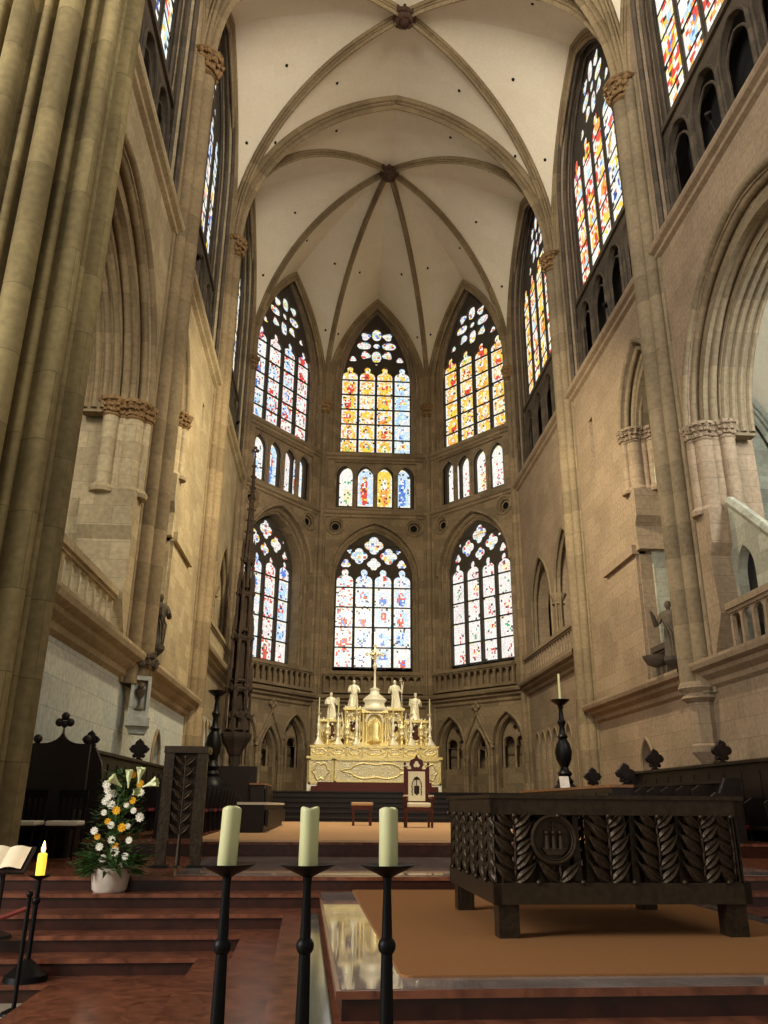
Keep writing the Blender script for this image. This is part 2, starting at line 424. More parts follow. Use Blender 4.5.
# ------------------------------------------------------------------ foliage capital, shafts
def bumps(mb, c, r, z, n, s, rg, arc=(0, 2*PI), sx=1, sy=1):
    for i in range(n):
        a = arc[0] + (arc[1]-arc[0])*(i+.5)/n + rg.uniform(-.1,.1); w = s*rg.uniform(.75,1.15)
        p = Vector((c[0]+r*cos(a)*sx, c[1]+r*sin(a)*sy, z+rg.uniform(-.2,.2)*s)); o = Vector((cos(a), sin(a), 0)); t = Vector((-sin(a), cos(a), 0))
        mb.ball(p + o*w*.15, w*.42, 7, 1.1, 5); mb.ball(p + o*w*.45 + Vector((0,0,w*.3)), w*.26, 6, .8, 4)
        for sg in (-1, 1): mb.ball(p + t*w*.33*sg + o*w*.1 - Vector((0,0,w*.12)), w*.26, 6, 1.3, 4)
def capital_mesh(c, r, z, h=.8, seed=0, sx=1, sy=1):
    mb = MB(); rg = random.Random(seed)
    mb.lathe([(r*.85, z-h), (r*1.02, z-h+.05), (r*.85, z-h+.12), (r*.95, z-h*.5), (r*1.25, z-h*.15), (r*1.45, z-.08), (r*1.45, z), (r*.9, z+.02)], (c[0], c[1], 0), 16, sx=sx, sy=sy)
    for k, (rr, zz) in enumerate(((.95, z-h*.68), (1.08, z-h*.38), (1.25, z-h*.16))):
        bumps(mb, c, r*rr, zz, 13, h*.26, rg, sx=sx, sy=sy)
    return mb
SH = []
def cluster(name, label, x, y, z0, z1, n, caps=True, s=1.0, corbel=False, mat='shaft', z2=None):
    """engaged wall shaft: big shaft + side shafts. n = unit normal into the choir"""
    t = thing(name, label, 'column', (x, y, z0)); n = Vector((n[0], n[1], 0)).normalized(); u = Vector((-n.y, n.x, 0)); P = Vector((x, y, 0))
    spec = [(0, .30, .27), (-.36, .14, .19), (.36, .14, .19), (-.62, -.02, .1), (.62, -.02, .1)]
    for (a, d, r) in spec:
        mb = MB(); p = P + u*a*s + n*d*s
        mb.tube([p+Vector((0,0,z0)), p+Vector((0,0,z1+.1))], r*s, 14 if r > .15 else 8)
        mb.build('shaft', M[mat], t, True)
    # core
    mb = MB(); fr = lambda q: P + u*q.x + n*q.y + Vector((0,0,q.z))
    mb.box(-.72*s, .72*s, -.4*s, .04*s, z0, z1+.2, fr); mb.build('core', M[mat], t)
    if caps:
        cb = capital_mesh(tuple(P+n*.2*s), .42*s, z1+.35, .85, seed=int(x*10+y)); cb.build('capital', M['capital'], t, True)
    if not corbel:
        mb = MB()
        for (a, d, r) in spec[:3]:
            p = P + u*a*s + n*d*s
            mb.lathe([((r+.12)*s, z0), ((r+.12)*s, z0+.25), ((r+.07)*s, z0+.3), ((r+.1)*s, z0+.4), (r*s, z0+.5)], tuple(p), 14)
        mb.box(-.75*s, .75*s, -.4*s, .62*s, z0, z0+.18, fr); mb.build('plinth', M[mat], t)
    return t

# ------------------------------------------------------------------ ribs and webs
VAULT = [None]
def half_arc(P, K, n=18):
    P = Vector(P); K = Vector(K); D = math.hypot(K.x-P.x, K.y-P.y); h = K.z-P.z; e = Vector(((K.x-P.x)/D, (K.y-P.y)/D, 0)); out = []
    if h >= D:
        r = (D*D+h*h)/(2*D); th = math.asin(min(1, h/r))
        for i in range(n+1):
            a = th*i/n; out.append(P + e*(r - r*cos(a)) + Vector((0,0,r*sin(a))))
    else:
        for i in range(n+1):
            a = PI/2*i/n; out.append(P + e*(D*(1-cos(a))) + Vector((0,0,h*sin(a))))
    return out
RIBP = [(-.24,-.05),(-.26,.06),(-.24,.14),(-.18,.17),(-.13,.14),(-.17,.22),(-.17,.3),(-.1,.32),(-.06,.27),(-.1,.36),(-.09,.44),(0,.5),(.09,.44),(.1,.36),(.06,.27),(.1,.32),(.17,.3),(.17,.22),(.13,.14),(.18,.17),(.24,.14),(.26,.06),(.24,-.05)]
def sweep_rib(mb, path, s=1.0, prof=RIBP):
    path = [Vector(p) for p in path]; e = (path[-1]-path[0]); e.z = 0; e.normalize(); side = Vector((-e.y, e.x, 0))
    rows = []; uvs = []; L = 0
    for i, p in enumerate(path):
        t = (path[min(i+1, len(path)-1)] - path[max(i-1, 0)]).normalized(); dn = side.cross(t)
        if dn.z > 0 or (abs(dn.z) < 1e-3 and dn.dot(e) < 0): dn = -dn
        if dn.z > .2: dn = -dn
        if i: L += (p-path[i-1]).length
        rows.append([p + side*a*s + dn*b*s for a, b in prof]); uvs.append([(k*.1, L) for k in range(len(prof))])
    mb.grid(rows, uvs)
def rib(name, label, P, K, s=1.0, mat='rib', group=None):
    mb = MB(); sweep_rib(mb, half_arc(P, K), s); return mb.build(name, M[mat], VAULT[0], True, 50)
def arch_rib(name, label, P, Q, za, s=1.3, mat='rib'):
    m = ((P[0]+Q[0])/2, (P[1]+Q[1])/2, za); mb = MB()
    sweep_rib(mb, half_arc(P, m), s); sweep_rib(mb, half_arc(Q, m), s)
    return mb.build(name, M[mat], VAULT[0], True, 50)
def web(mb, P, K, apex, lift=.0, n=18, m=6):
    """ruled cell half: boundary arc P->apex, diagonal arc P->K"""
    A = half_arc(P, apex, n); B = half_arc(P, K, n); rows = []; uvs = []
    for a, b in zip(A, B):
        row = []
        for j in range(m+1):
            t = j/m; p = a.lerp(b, t); p.z += .35*4*t*(1-t)*min(1, (a-b).length/5)
            row.append(p)
        rows.append(row); uvs.append([(p.x, p.y) for p in row])
    mb.grid(rows, uvs)
def vault_cell(mb, P, Q, K, za, lift=0):
    ap = ((P[0]+Q[0])/2, (P[1]+Q[1])/2, za)
    web(mb, P, K, ap); web(mb, Q, K, ap)

# main vertices
VA = {'A': (XR, YA), 'A_': (XL, YA), 'B': (XR, YB), 'B_': (XL, YB), 'C': (XR, YC), 'C_': (XL, YC), 'D': (AX+HD, YD), 'D_': (AX-HD, YD), 'P': (XR, YP), 'P_': (XL, YP)}
c3 = lambda k, z=CAP: (VA[k][0], VA[k][1], z)
K0 = (AX, (YP+YA)/2, 33.5); K1 = (AX, (YA+YB)/2, 33.5); K2 = (AX, 34.2, 33.65)
ZT = 33.6; ZF = 32.2
ceil = MB()
for (a, b, K, z) in (('P','A',K0,ZF),('P_','A_',K0,ZF),('A','A_',K0,ZT),('P','P_',K0,ZT),('A','B',K1,ZF),('A_','B_',K1,ZF),('A','A_',K1,ZT),('B','B_',K1,ZT),
                     ('B','B_',K2,ZT),('B','C',K2,ZF),('B_','C_',K2,ZF),('C','D',K2,32.45),('C_','D_',K2,32.45),('D','D_',K2,32.45)):
    vault_cell(ceil, c3(a), c3(b), K, z)
cob = struct(ceil.build('ceiling', M['web'], None, True, 60)); VAULT[0] = cob
rg = random.Random(3)
# little vent holes in the webs
def vent(x, y, z):
    mb = MB(); mb.ball((x, y, z), .075, 8); mb.build('vent_hole', M['hole'], cob)
def webpoint(P, K, apex, s, t):
    A = half_arc(P, apex, 40)[int(s*40)]; B = half_arc(P, K, 40)[int(s*40)]; p = A.lerp(B, t); p.z += .35*4*t*(1-t)*min(1, (A-B).length/5); return p
for (a, b, K, z) in (('A','B',K1,ZF),('A_','B_',K1,ZF),('B','B_',K1,ZT),('B','B_',K2,ZT),('B','C',K2,ZF),('B_','C_',K2,ZF),('C','D',K2,32.45),('C_','D_',K2,32.45),('D','D_',K2,32.45)):
    ap = ((c3(a)[0]+c3(b)[0])/2, (c3(a)[1]+c3(b)[1])/2, z)
    for (s, t) in ((.45, .3), (.75, .5)):
        for q in (a, b):
            p = webpoint(c3(q), K, ap, s, t); vent(p.x, p.y, p.z-.0)
nmk = {'A': 'right', 'A_': 'left', 'B': 'right', 'B_': 'left'}
for a in ('A','A_','B','B_'):
    o = rib('vault_rib', 'diagonal moulded stone rib rising from the %s %s wall shaft to the nearer keystone' % (('front' if a[0]=='A' else 'middle'), nmk[a]), c3(a), K1, .78)
for a, w in (('A','right'),('A_','left'),('P','right'),('P_','left')):
    rib('vault_rib', 'diagonal rib of the nearest bay above the %s %s' % (w, 'pier' if a[0]=='P' else 'front shaft'), c3(a), K0, .8)
for a, w in (('B','middle right shaft, running back'),('B_','middle left shaft, running back'),('C','right corner of the apse'),('C_','left corner of the apse'),('D','shaft right of the central apse windows'),('D_','shaft left of the central apse windows')):
    rib('vault_rib', 'slim apse rib from the %s to the rear keystone' % w, c3(a), K2, .62)
arch_rib('transverse_arch', 'broad pointed arch crossing the vault between the two keystones', c3('B'), c3('B_'), ZT, 1.08)
arch_rib('transverse_arch', 'broad pointed arch crossing the vault at the top edge of the photo', c3('A'), c3('A_'), ZT, 1.15)
for (a, b, z, t) in (('A','B',ZF,'front right window'),('A_','B_',ZF,'front left window'),('B','C',ZF,'rear right side window'),('B_','C_',ZF,'rear left side window'),('C','D',32.45,'right apse window'),('C_','D_',32.45,'left apse window'),('D','D_',32.45,'central apse window'),('P','A',ZF,'nearest right window'),('P_','A_',ZF,'nearest left window')):
    arch_rib('wall_rib', 'thin wall rib against the vault over the '+t, c3(a), c3(b), z, .8)
def boss(K, label):
    mb = MB()
    mb.lathe([(.25, .1), (.4, .0), (.42, -.2), (.36, -.36), (.22, -.48), (.1, -.54), (.02, -.55)], K, 16)
    rg = random.Random(5)
    bumps(mb, K, .4, K[2]-.15, 10, .26, rg); bumps(mb, K, .26, K[2]-.42, 7, .22, rg)
    mb.build('keystone', M['bosscol'], cob, True)
boss((K1[0], K1[1], K1[2]-.05), 'round carved keystone nearest the top edge of the photo')
boss((K2[0], K2[1], K2[2]-.05), 'round carved keystone where the six apse ribs meet')

# ------------------------------------------------------------------ walls: apse
def band(mb, fr, a0, a1, z, dz, d0, d1):
    mb.plate([[(a0, z), (a1, z), (a1, z+dz), (a0, z+dz)]], fr, d1, d0)
def string(name, fr, a0, a1, z, mat, big=False):
    mb = MB(); s = 1.5 if big else 1
    prof = [(0,-.28),(.12,-.22),(.14,-.12),(.26,-.06),(.3,.02),(.3,.1),(.2,.14),(0,.3)] if not big else [(0,-.5),(.1,-.42),(.12,-.3),(.28,-.2),(.3,-.1),(.46,-.04),(.5,.06),(.5,.14),(.36,.18),(0,.24)]
    mb.grid([[fr(a0, d, z+h) for d, h in prof], [fr(a1, d, z+h) for d, h in prof]], [[(a0, k*.15) for k in range(len(prof))], [(a1, k*.15) for k in range(len(prof))]])
    return struct(mb.build(name, mat, None))
TR = [0]
def trim():
    TR[0] += 1; return 'trim_%d' % TR[0]
def balustrade(fr, a0, a1, z0, z1, d, label, mat, sp=.5, base=True):
    t = thing('stone_balustrade', label, 'balustrade', fr((a0+a1)/2, d, z0))
    mb = MB(); mb.plate([[(a0, z1-.16), (a1, z1-.16), (a1, z1), (a0, z1)]], fr, d+.15, d-.15); mb.plate([[(a0, z1-.24), (a1, z1-.24), (a1, z1-.16), (a0, z1-.16)]], fr, d+.09, d-.09); mb.build('top_rail', mat, t)
    mb = MB(); mb.plate([[(a0, z0), (a1, z0), (a1, z0+.16), (a0, z0+.16)]], fr, d+.14, d-.14); mb.build('bottom_rail', mat, t)
    n = max(1, int(round((a1-a0)/sp))); st = (a1-a0)/n; base_o = None
    for i in range(n+1):
        mb = MB(); a = a0+st*i
        if i == 0: a += .06
        if i == n: a -= .06
        mb.plate([[(a-.055, z0+.14), (a+.055, z0+.14), (a+.055, z1-.2), (a-.055, z1-.2)]], fr, d+.05, d-.05)
        mb.build('baluster', mat, t)
    mb = MB(); hs = []
    for i in range(n):
        a = a0+st*(i+.5); w = st/2-.05
        top = z1-.22
        poly = [(a-st/2, top+.02), (a-st/2, top-.2), (a-w, top-.2)] + [(x, z) for x, z in reversed(arch(w, top-.2, top-.04, 4, a))][1:-1] + [(a+w, top-.2), (a+st/2, top-.2), (a+st/2, top+.02)]
        mb.plate([poly], fr, d+.04, d-.04)
    mb.build('arched_heads', mat, t)
    return t

def apse_side(P, Q, wallname, styles, pos, low3=False, seed=1, center=False, ld=-.56):
    fr = frame(P, Q); H = fr.half; mat = M['apse']; mb = MB(); center_ = (pos == 'middle')
    sw = 0 if center_ else .28; up = (2.5+sw, 21.55, 26.0, 32.15+sw*.8); lo = (2.55, 8.6, 13.9, 17.15); tri = (2.45, 18.1, 21.0)
    holes = [opening(up[0], up[1], up[2], up[3]), [(-tri[0], tri[1]), (tri[0], tri[1]), (tri[0], tri[2]), (-tri[0], tri[2])], opening(lo[0], lo[1], lo[2], lo[3])]
    for s in (-1, 1):
        holes.append([(s*2.3 + .42*cos(t), 16.95 + .42*sin(t)) for t in [2*PI*i/20 for i in range(20)]])
    nich = []
    if not center:
        for (c, w, zt) in ((-1.9, .95, 6.1), (0, .68, 5.4), (1.9, .95, 6.1)): nich.append((c, w, zt)); holes.append(opening(w, 2.3, zt-1.5, zt, c, 8))
    mb.plate([[(-H-.3, .9), (H+.3, .9), (H+.3, 34), (-H-.3, 34)]] + holes, fr, 0, -.45)
    struct(mb.build(wallname, mat))
    ob = MB()   # stepped orders
    for (o, dd) in ((up, .18), (lo, .18)):
        ob.plate([opening(o[0]+.03, o[1]-.1, o[2], o[3]+.03), opening(o[0]-dd, o[1]+.02, o[2], o[3]-dd*1.3)], fr, -.28, -.5)
        ob.plate([opening(o[0]+.03, o[1]-.1, o[2], o[3]+.03), opening(o[0]-dd*1.8, o[1]+.04, o[2], o[3]-dd*2.1)], fr, -.45, -.65 if o is up else ld-.1)
    for o in (up, lo):
        archtube(ob, fr, o[0]+.05, o[1] if o is up else o[2], o[2], o[3]+.07, .03, .09)
        archtube(ob, fr, o[0]-.05, o[1], o[2], o[3]-.07, -.28, .07)
        archtube(ob, fr, o[0]-.2, o[1], o[2], o[3]-.27, -.43, .06)
    # oculus rings, dark backs
    for s in (-1, 1):
        ob.tube([fr(s*2.3+.52*cos(t), .02, 16.95+.52*sin(t)) for t in [2*PI*i/20 for i in range(20)]], .07, 6, closed=True)
        ob.tube([fr(s*2.3+.38*cos(t), -.12, 16.95+.38*sin(t)) for t in [2*PI*i/20 for i in range(20)]], .05, 6, closed=True)
        ob.tube([fr(s*2.3+.25*cos(t), -.2, 16.95+.25*sin(t)) for t in [2*PI*i/12 for i in range(12)]], .05, 5, closed=True)
    # frieze of small arcading between triforium and window
    for i in range(12):
        a = -2.3+4.6*(i+.5)/12; archtube(ob, fr, .15, 21.05, 21.2, 21.42, .03, .03, a, 4, 4)
    struct(ob.build(trim(), mat, None, True, 50))
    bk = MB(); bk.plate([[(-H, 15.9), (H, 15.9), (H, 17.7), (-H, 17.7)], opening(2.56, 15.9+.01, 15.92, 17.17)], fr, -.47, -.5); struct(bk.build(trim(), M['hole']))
    string(trim(), fr, -H, H, 17.72, mat); string(trim(), fr, -H, H, 21.4, mat)
    string(trim(), fr, -H, H, 7.1, mat, True)
    window(fr, 'upper', 2.2+sw, 21.8, 26.0, 31.8+sw, -.56, styles[0], seed=seed, label='tall pointed stained glass window in the %s of the apse, upper row' % pos)
    window(fr, 'arcade', 2.2, 18.3, 20.2, 20.85, -.4, styles[1], seed=seed+1, label='row of four small arched stained lights in the %s of the apse' % pos)
    window(fr, 'lower3' if low3 else 'lower', 2.2, 8.85, 13.9, 17.0, ld, styles[2], seed=seed+2, nl=4, label='pointed stained glass window in the %s of the apse, lower row' % pos)
    # open arcade screen in front of triforium glass
    ar = MB(); sp = 4.9/4
    ar.plate([[(-2.47, 18.05), (2.47, 18.05), (2.47, 21.05), (-2.47, 21.05)]] + [opening(sp/2-.07, 18.15, 20.15, 20.85, -2.45+sp*(i+.5), 8) for i in range(4)], fr, -.12, -.26)
    for i in range(5): ar.tube([fr(-2.42+4.84*i/4, -.1, 18.1), fr(-2.42+4.84*i/4, -.1, 20.2)], .06, 6)
    for i in range(4): archtube(ar, fr, sp/2-.1, 18.1, 20.15, 20.88, -.1, .035, -2.45+sp*(i+.5), 6, 5)
    struct(ar.build(trim(), mat, None, True, 50))
    balustrade(fr, -H+.5, H-.5, 7.35, 8.5, .3, 'pierced stone balustrade of the gallery under the %s lower apse window' % pos, mat, sp=.42)
    # gallery end shadow slab
    # niches
    for k, (c, w, zt) in enumerate(nich):
        nb = MB()
        nb.plate([opening(w+.02, 2.28, zt-1.5, zt+.02, c, 8), opening(w-.16, 2.3, zt-1.5, zt-.2, c, 8)], fr, -.2, -.5)
        archtube(nb, fr, w+.05, 2.3, zt-1.5, zt+.06, .02, .07, c, 8); archtube(nb, fr, w-.08, 2.3, zt-1.5, zt-.1, -.18, .05, c, 8)
        nb.plate([[(c-w-.2, 2), (c+w+.2, 2), (c+w+.2, zt+.3), (c-w-.2, zt+.3)]], fr, -1.3, -1.4)
        # tracery in the niche
        w2 = w-.16
        nb.plate([opening(w2+.02, 4.55, zt-1.5, zt-.2, c, 8), opening(w2/2-.06, 4.56, 4.7, 5.0, c-w2/2+.01, 5), opening(w2/2-.06, 4.56, 4.7, 5.0, c+w2/2-.01, 5), foil(c, zt-.7 if k != 1 else 5.02-.0+.0, .14, 4, 0)] if k != 1 else [opening(w2+.02, 4.55, zt-1.5, zt-.2, c, 8), opening(w2-.1, 4.56, 4.65, 4.95, c, 5)], fr, -.6, -.75)
        nb.plate([[(c-w2, 2.3), (c+w2, 2.3), (c+w2, 3.5), (c-w2, 3.5)]], fr, -.5, -.9)
        for s_ in (-1, 0, 1): nb.tube([fr(c+s_*w2*.94, -.6, 3.5), fr(c+s_*w2*.94, -.6, 4.6)], .06, 7)
        for s_ in (-1, 1):
            nb.tube([fr(c+s_*(w+.04), .05, 2.2), fr(c+s_*(w+.04), .05, zt-1.6)], .09, 8); nb.tube([fr(c+s_*(w+.04), .05, zt-1.62), fr(c+s_*(w+.04), .05, zt-1.4)], [.1, .16], 8)
        if k == 1:   # gable with finial
            nb.tube([fr(c-1.02, .08, zt-1.0), fr(c, .08, zt+.75), fr(c+1.02, .08, zt-1.0)], .09, 6)
            nb.tube([fr(c, .08, zt+.7), fr(c, .08, zt+1.2)], .05, 6)
            for (da, dz) in ((0, 1.28), (-.16, 1.1), (.16, 1.1), (0, .95)): nb.ball(fr(c+da, .1, zt+dz), .12, 8)
        struct(nb.build(trim(), mat, None, True, 50))
    return fr
frC = apse_side(VA['D'], VA['D_'], 'wall_back', (['goldblue','gold','gold','gold'], ['bluefig','gold','redfig','white'], ['blue','blue','blue','pale']), 'middle', seed=11)
frR = apse_side(VA['C'], VA['D'], 'wall_back_right', (['orange','orange','gold','orange'], ['white'], ['white']), 'right side', seed=23)
frL = apse_side(VA['D_'], VA['C_'], 'wall_back_left', (['pale','pale','pale','blue'], ['blue','pale'], ['blue','pale','blue']), 'left side', seed=31, ld=-1.05)

# ------------------------------------------------------------------ side walls
def fside(s):
    X = XR if s > 0 else XL
    f = lambda a, d, z: Vector((X - s*d, a, z)); return f
for s in (1, -1):
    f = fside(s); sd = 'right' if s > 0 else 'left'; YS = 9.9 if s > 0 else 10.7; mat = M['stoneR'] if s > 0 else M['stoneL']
    # upper wall with windows
    mb = MB(); cen = [(YP+YA)/2, (YA+YB)/2, (YB+YC)/2]; oa = [3.5, 3.5, 3.7]
    mb.plate([[(YS, 17.6), (YC+.2, 17.6), (YC+.2, 34), (YS, 34)]] + [opening(a, 17.95, 26.6, 32.0, c) for c, a in zip(cen, oa)], f, 0, -.5)
    # middle wall
    m1 = [(YS, 5.0), (19.1, 5.0), (19.1, 11.4)] ; big = opening(4.2, 5.02, 11.2, 15.6, 15.1)
    nar = [(21.1, 5.02), (23.7, 5.02), (23.7, 10.9), (24.1, 11.3)] + arch(1.7, 13.3, 16.0, 10, 22.4) + [(20.7, 11.3), (21.1, 10.9)]
    slit = [(26.9, 13.6), (27.3, 13.6), (27.3, 15.6), (26.9, 15.6)]
    n1 = opening(1.6, 7.3, 10.3, 12.85, 31.75, 10); n2 = opening(1.75, 7.3, 10.3, 12.75, 35.8, 10)
    mb.plate([[(YS, 5.0), (YC+.2, 5.0), (YC+.2, 17.6), (YS, 17.6)], big, nar, slit, n1, n2], f, 0, -.8)
    # lower wall, with blind arcade
    la = [opening(.42, 2.4, 5.0, 5.95-.97, 32.6+1.05*i, 6) for i in range(5)]
    low = [[(YS, 0), (YC+.2, 0), (YC+.2, 4.99), (YS, 4.99)]] + [opening(.45, 1.2, 2.9, 3.6, 24.6, 6)]
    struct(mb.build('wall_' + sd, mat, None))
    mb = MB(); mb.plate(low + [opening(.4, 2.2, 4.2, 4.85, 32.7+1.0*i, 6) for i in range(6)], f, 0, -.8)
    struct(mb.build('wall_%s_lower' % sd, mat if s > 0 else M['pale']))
    # backs and reveals
    mb = MB(); mb.plate([[(29.8, 7.2), (YC, 7.2), (YC, 13.2), (29.8, 13.2)]], f, -2.3, -2.4)
    mb.plate([[(30, 7.2), (YC, 7.2), (YC, 7.3), (30, 7.3)]], f, 0, -2.3)
    mb.plate([[(33.36, 7.3), (33.9, 7.3), (33.9, 10.2), (33.36, 10.2)]], f, -.8, -2.3)
    mb.plate([opening(1.75, 7.3, 10.3, 12.85, 31.75, 10)+[]], f, -2.29, -2.31)
    mb.plate([[(22, .9), (27, .9), (27, 4), (22, 4)]], f, -1.2, -1.3)
    mb.plate([[(26.5, 13), (27.7, 13), (27.7, 16), (26.5, 16)]], f, -.9, -1.0)
    mb.plate([[(32, 2), (38.6, 2), (38.6, 4.95), (32, 4.95)]], f, -.35, -.45)
    struct(mb.build(trim(), mat))
    mb = MB(); mb.plate([opening(.55, 7.3, 8.6, 9.3, 36.6, 6)], f, -2.25, -2.29); mb.plate([opening(.45, 7.3, 8.4, 9.0, 32.4, 6)], f, -2.25, -2.29)
    struct(mb.build('door_1' if s > 0 else 'door_2', M['hole']))
    # mouldings
    mb = MB()
    for k, (dd, dp) in enumerate(((0.0, .02), (-.16, -.16), (-.34, -.34), (-.55, -.5))):
        archtube(mb, f, 4.2+dd+.12, 11.2, 11.2, 15.6+dd+.15, dp, .11, 15.1, 16, 8)
    mb.plate([ring(4.25, 15.65, 3.82, 15.1, 11.0, 11.2, 15.1, 16)], f, -.25, -.6)
    mb.plate([ring(3.9, 15.2, 3.62, 14.85, 11.0, 11.2, 15.1, 16)], f, -.6, -1.5)
    for dp in (-.72, -.95, -1.18, -1.42): archtube(mb, f, 3.62, 11.1, 11.2, 14.85, dp, .085, 15.1, 16, 7)
    for k, dd in enumerate((.08, -.1, -.28, -.45)): archtube(mb, f, 1.7+dd, 13.3, 13.3, 16.0+dd*1.4, .02-.16*k, .09, 22.4, 10, 8)
    mb.plate([ring(1.75, 16.05, 1.2, 15.2, 13.2, 13.3, 22.4, 10)], f, -.3, -1.5)
    for (a, z0, zs, za, c) in ((1.6, 7.4, 10.3, 12.85, 31.75), (1.75, 7.4, 10.3, 12.75, 35.8)):
        archtube(mb, f, a, z0, zs, za, 0, .07, c, 10); archtube(mb, f, a-.12, z0, zs, za-.16, -.16, .06, c, 10)
    mb.tube([f(33.5, -.15, 7.4), f(33.5, -.15, 10.0)], .2, 12); mb.lathe([(.2, 9.85), (.3, 9.9), (.22, 10.0), (.34, 10.25), (.36, 10.35)], tuple(f(33.5, -.15, 0)), 12)
    for i in range(6): archtube(mb, f, .44, 2.2, 4.2, 4.9, .02, .05, 32.7+1.0*i, 6, 6)
    archtube(mb, f, .5, 1.2, 2.9, 3.68, .02, .06, 24.6, 6); archtube(mb, f, .45, 2, 4.6, 5.6, .02, .06, 31.2, 6)
    mb.plate([[(25.9, 7.7), (26.2, 7.7), (26.2, 9.2), (25.9, 9.2)]], f, 0, .04)
    struct(mb.build(trim(), M['rib'] if s < 0 else M['shaft'], None, True, 50))
    # wall thickness jambs of the openings
    jm = MB()
    for (ya, yb, z0, z1) in ((19.1, 20.9, 5.0, 11.3), (23.85, 24.6, 5.0, 13.3), (20.2, 21.1, 5, 13.3)):
        jm.plate([[(ya, z0), (yb, z0), (yb, z1), (ya, z1)]], f, -.4, -1.6)
    jm.plate([[(23.7, 9.2), (26.6, 9.2), (26.6, 9.5), (23.7, 9.5)]], f, .22, -.2) ; jm.plate([[(23.75, 5.1), (26.5, 5.1), (26.5, 9.2), (23.75, 9.2)]], f, .1, -.2)
    struct(jm.build(trim(), mat))
    # compound piers (jamb shafts with capitals)
    for (y0, z0, z1, lab, dirn) in ((19.25, 8.9, 11.2, 'wide gallery arch', -1), (23.9, 11.3, 13.3, 'narrow gallery arch', -1)):
        t = thing('jamb_shafts', 'short round shafts carrying the %s in the %s wall' % (lab, sd), 'column', f(y0, -.3, z0))
        for k in range(4):
            yy = y0 + dirn*(.0+.13*k) ; dd = .02-.26*k; r = .2 if k % 2 else .14
            if k == 1: r = .26
            mb = MB(); mb.tube([f(yy, dd, z0), f(yy, dd, z1)], r, 12); mb.build('shaft', mat, t, True)
            mb = capital_mesh((f(yy, dd, 0).x, yy), r*1.15, z1+.2, .5, seed=k); mb.build('capital', M['capital'] if s < 0 else mat, t, True)
            mb = MB(); mb.lathe([(r+.1, z0-.05), (r+.12, z0+.05), (r+.02, z0+.18)], tuple(f(yy, dd, 0)), 12); mb.build('base', mat, t, True)
        mb = MB(); mb.plate([[(y0-.45, 6.2 if y0 < 20 else 9.3), (y0+.25, 5.0 if y0 < 20 else 9.3), (y0+.25, z0), (y0-.5, z0), (y0-.5, z0-.9), (y0-.3, z0-1.2)]], f, .08, -1.2); mb.build('plinth', mat, t)
    # strings and galleries
    string(trim(), f, max(YS, 9.9 if s > 0 else 11.5), YA-.3, 17.6, mat); string(trim(), f, YA+.3, YB-.3, 17.6, mat); string(trim(), f, YB+.3, YC, 17.6, mat)
    string(trim(), f, max(YS, 9.9 if s > 0 else 11.5), YA-.35, 5.0, mat, True); string(trim(), f, YA+.35, YB-.35, 5.0, mat, True); string(trim(), f, YB+.35, YC-.2, 7.2, mat, True)
    balustrade(f, 11.2, 18.75, 5.15, 6.4, -.15, 'stone balustrade with arched openings in the wide gallery arch on the %s' % sd, mat if s > 0 else M['stoneL'], sp=.55)
    balustrade(f, 21.3, 23.6, 5.15, 6.2, -.15, 'short dark stone parapet in the narrow arch beside the %s statue' % sd, M['dark'], sp=.4)
    balustrade(f, YB+.5, YC-.6, 7.4, 8.5, .15, 'stone balustrade below the two pointed niches in the %s wall' % sd, mat, sp=.42)
    # clerestory
    for i, (c, a) in enumerate(zip(cen, oa)):
        lab = ['nearest', 'middle', 'rear'][i]
        sty = (['multi','darkmulti','multi','multi'] if s > 0 else ['darkmulti','darkmulti','blue','darkmulti'])
        if s > 0 and i == 2: sty = ['orange','multi','orange','multi']
        window(f, 'upper', a-.2, 21.8, 26.5, 31.7, -.55, sty, c=c, seed=50+i*3+(s > 0)*20, label='%s high stained glass window in the %s wall' % (lab, sd), mat=M['glassside'], cell=.17, th=.05, nl=5)
        mb = MB(); n = 4; sp = 2*a/n
        mb.plate([[(c-a, 17.9), (c+a, 17.9), (c+a, 21.8), (c-a, 21.8)]] + [opening(sp/2-.14, 18.0, 20.3, 21.2, c-a+sp*(k+.5), 8) for k in range(n)], f, -.35, -.5)
        mb.plate([opening(a+.02, 17.9, 26.6, 32.05, c, 12), opening(a-.18, 17.95, 26.5, 31.7, c, 12)], f, -.4, -.6)
        for k in range(n+1): mb.tube([f(c-a+.08+(2*a-.16)*k/n, -.3, 17.9), f(c-a+.08+(2*a-.16)*k/n, -.3, 20.4)], .09, 7)
        for k in range(n):
            archtube(mb, f, sp/2-.12, 18.0, 20.3, 21.25, -.33, .05, c-a+sp*(k+.5), 8, 5); archtube(mb, f, sp/2-.3, 18.0, 20.0, 20.75, -.42, .04, c-a+sp*(k+.5), 8, 5)
        band(mb, f, c-a, c+a, 21.55, .2, -.5, -.25)
        archtube(mb, f, a+.06, 17.9, 26.6, 32.1, .02, .1, c); archtube(mb, f, a-.08, 17.9, 26.55, 31.85, -.2, .08, c); archtube(mb, f, a-.2, 17.9, 26.5, 31.65, -.45, .05, c)
        struct(mb.build(trim(), M['dark'], None, True, 50))
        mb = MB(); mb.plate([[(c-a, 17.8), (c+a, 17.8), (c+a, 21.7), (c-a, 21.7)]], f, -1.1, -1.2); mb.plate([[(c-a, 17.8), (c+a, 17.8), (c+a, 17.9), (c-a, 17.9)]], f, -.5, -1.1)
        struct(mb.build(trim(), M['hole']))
    # aisle room behind the gallery arches
    X0, X1 = (10.35, 15.0) if s > 0 else (-5.8, -10.45)
    g = lambda a, d, z: Vector((a, 23.6 - d, z))
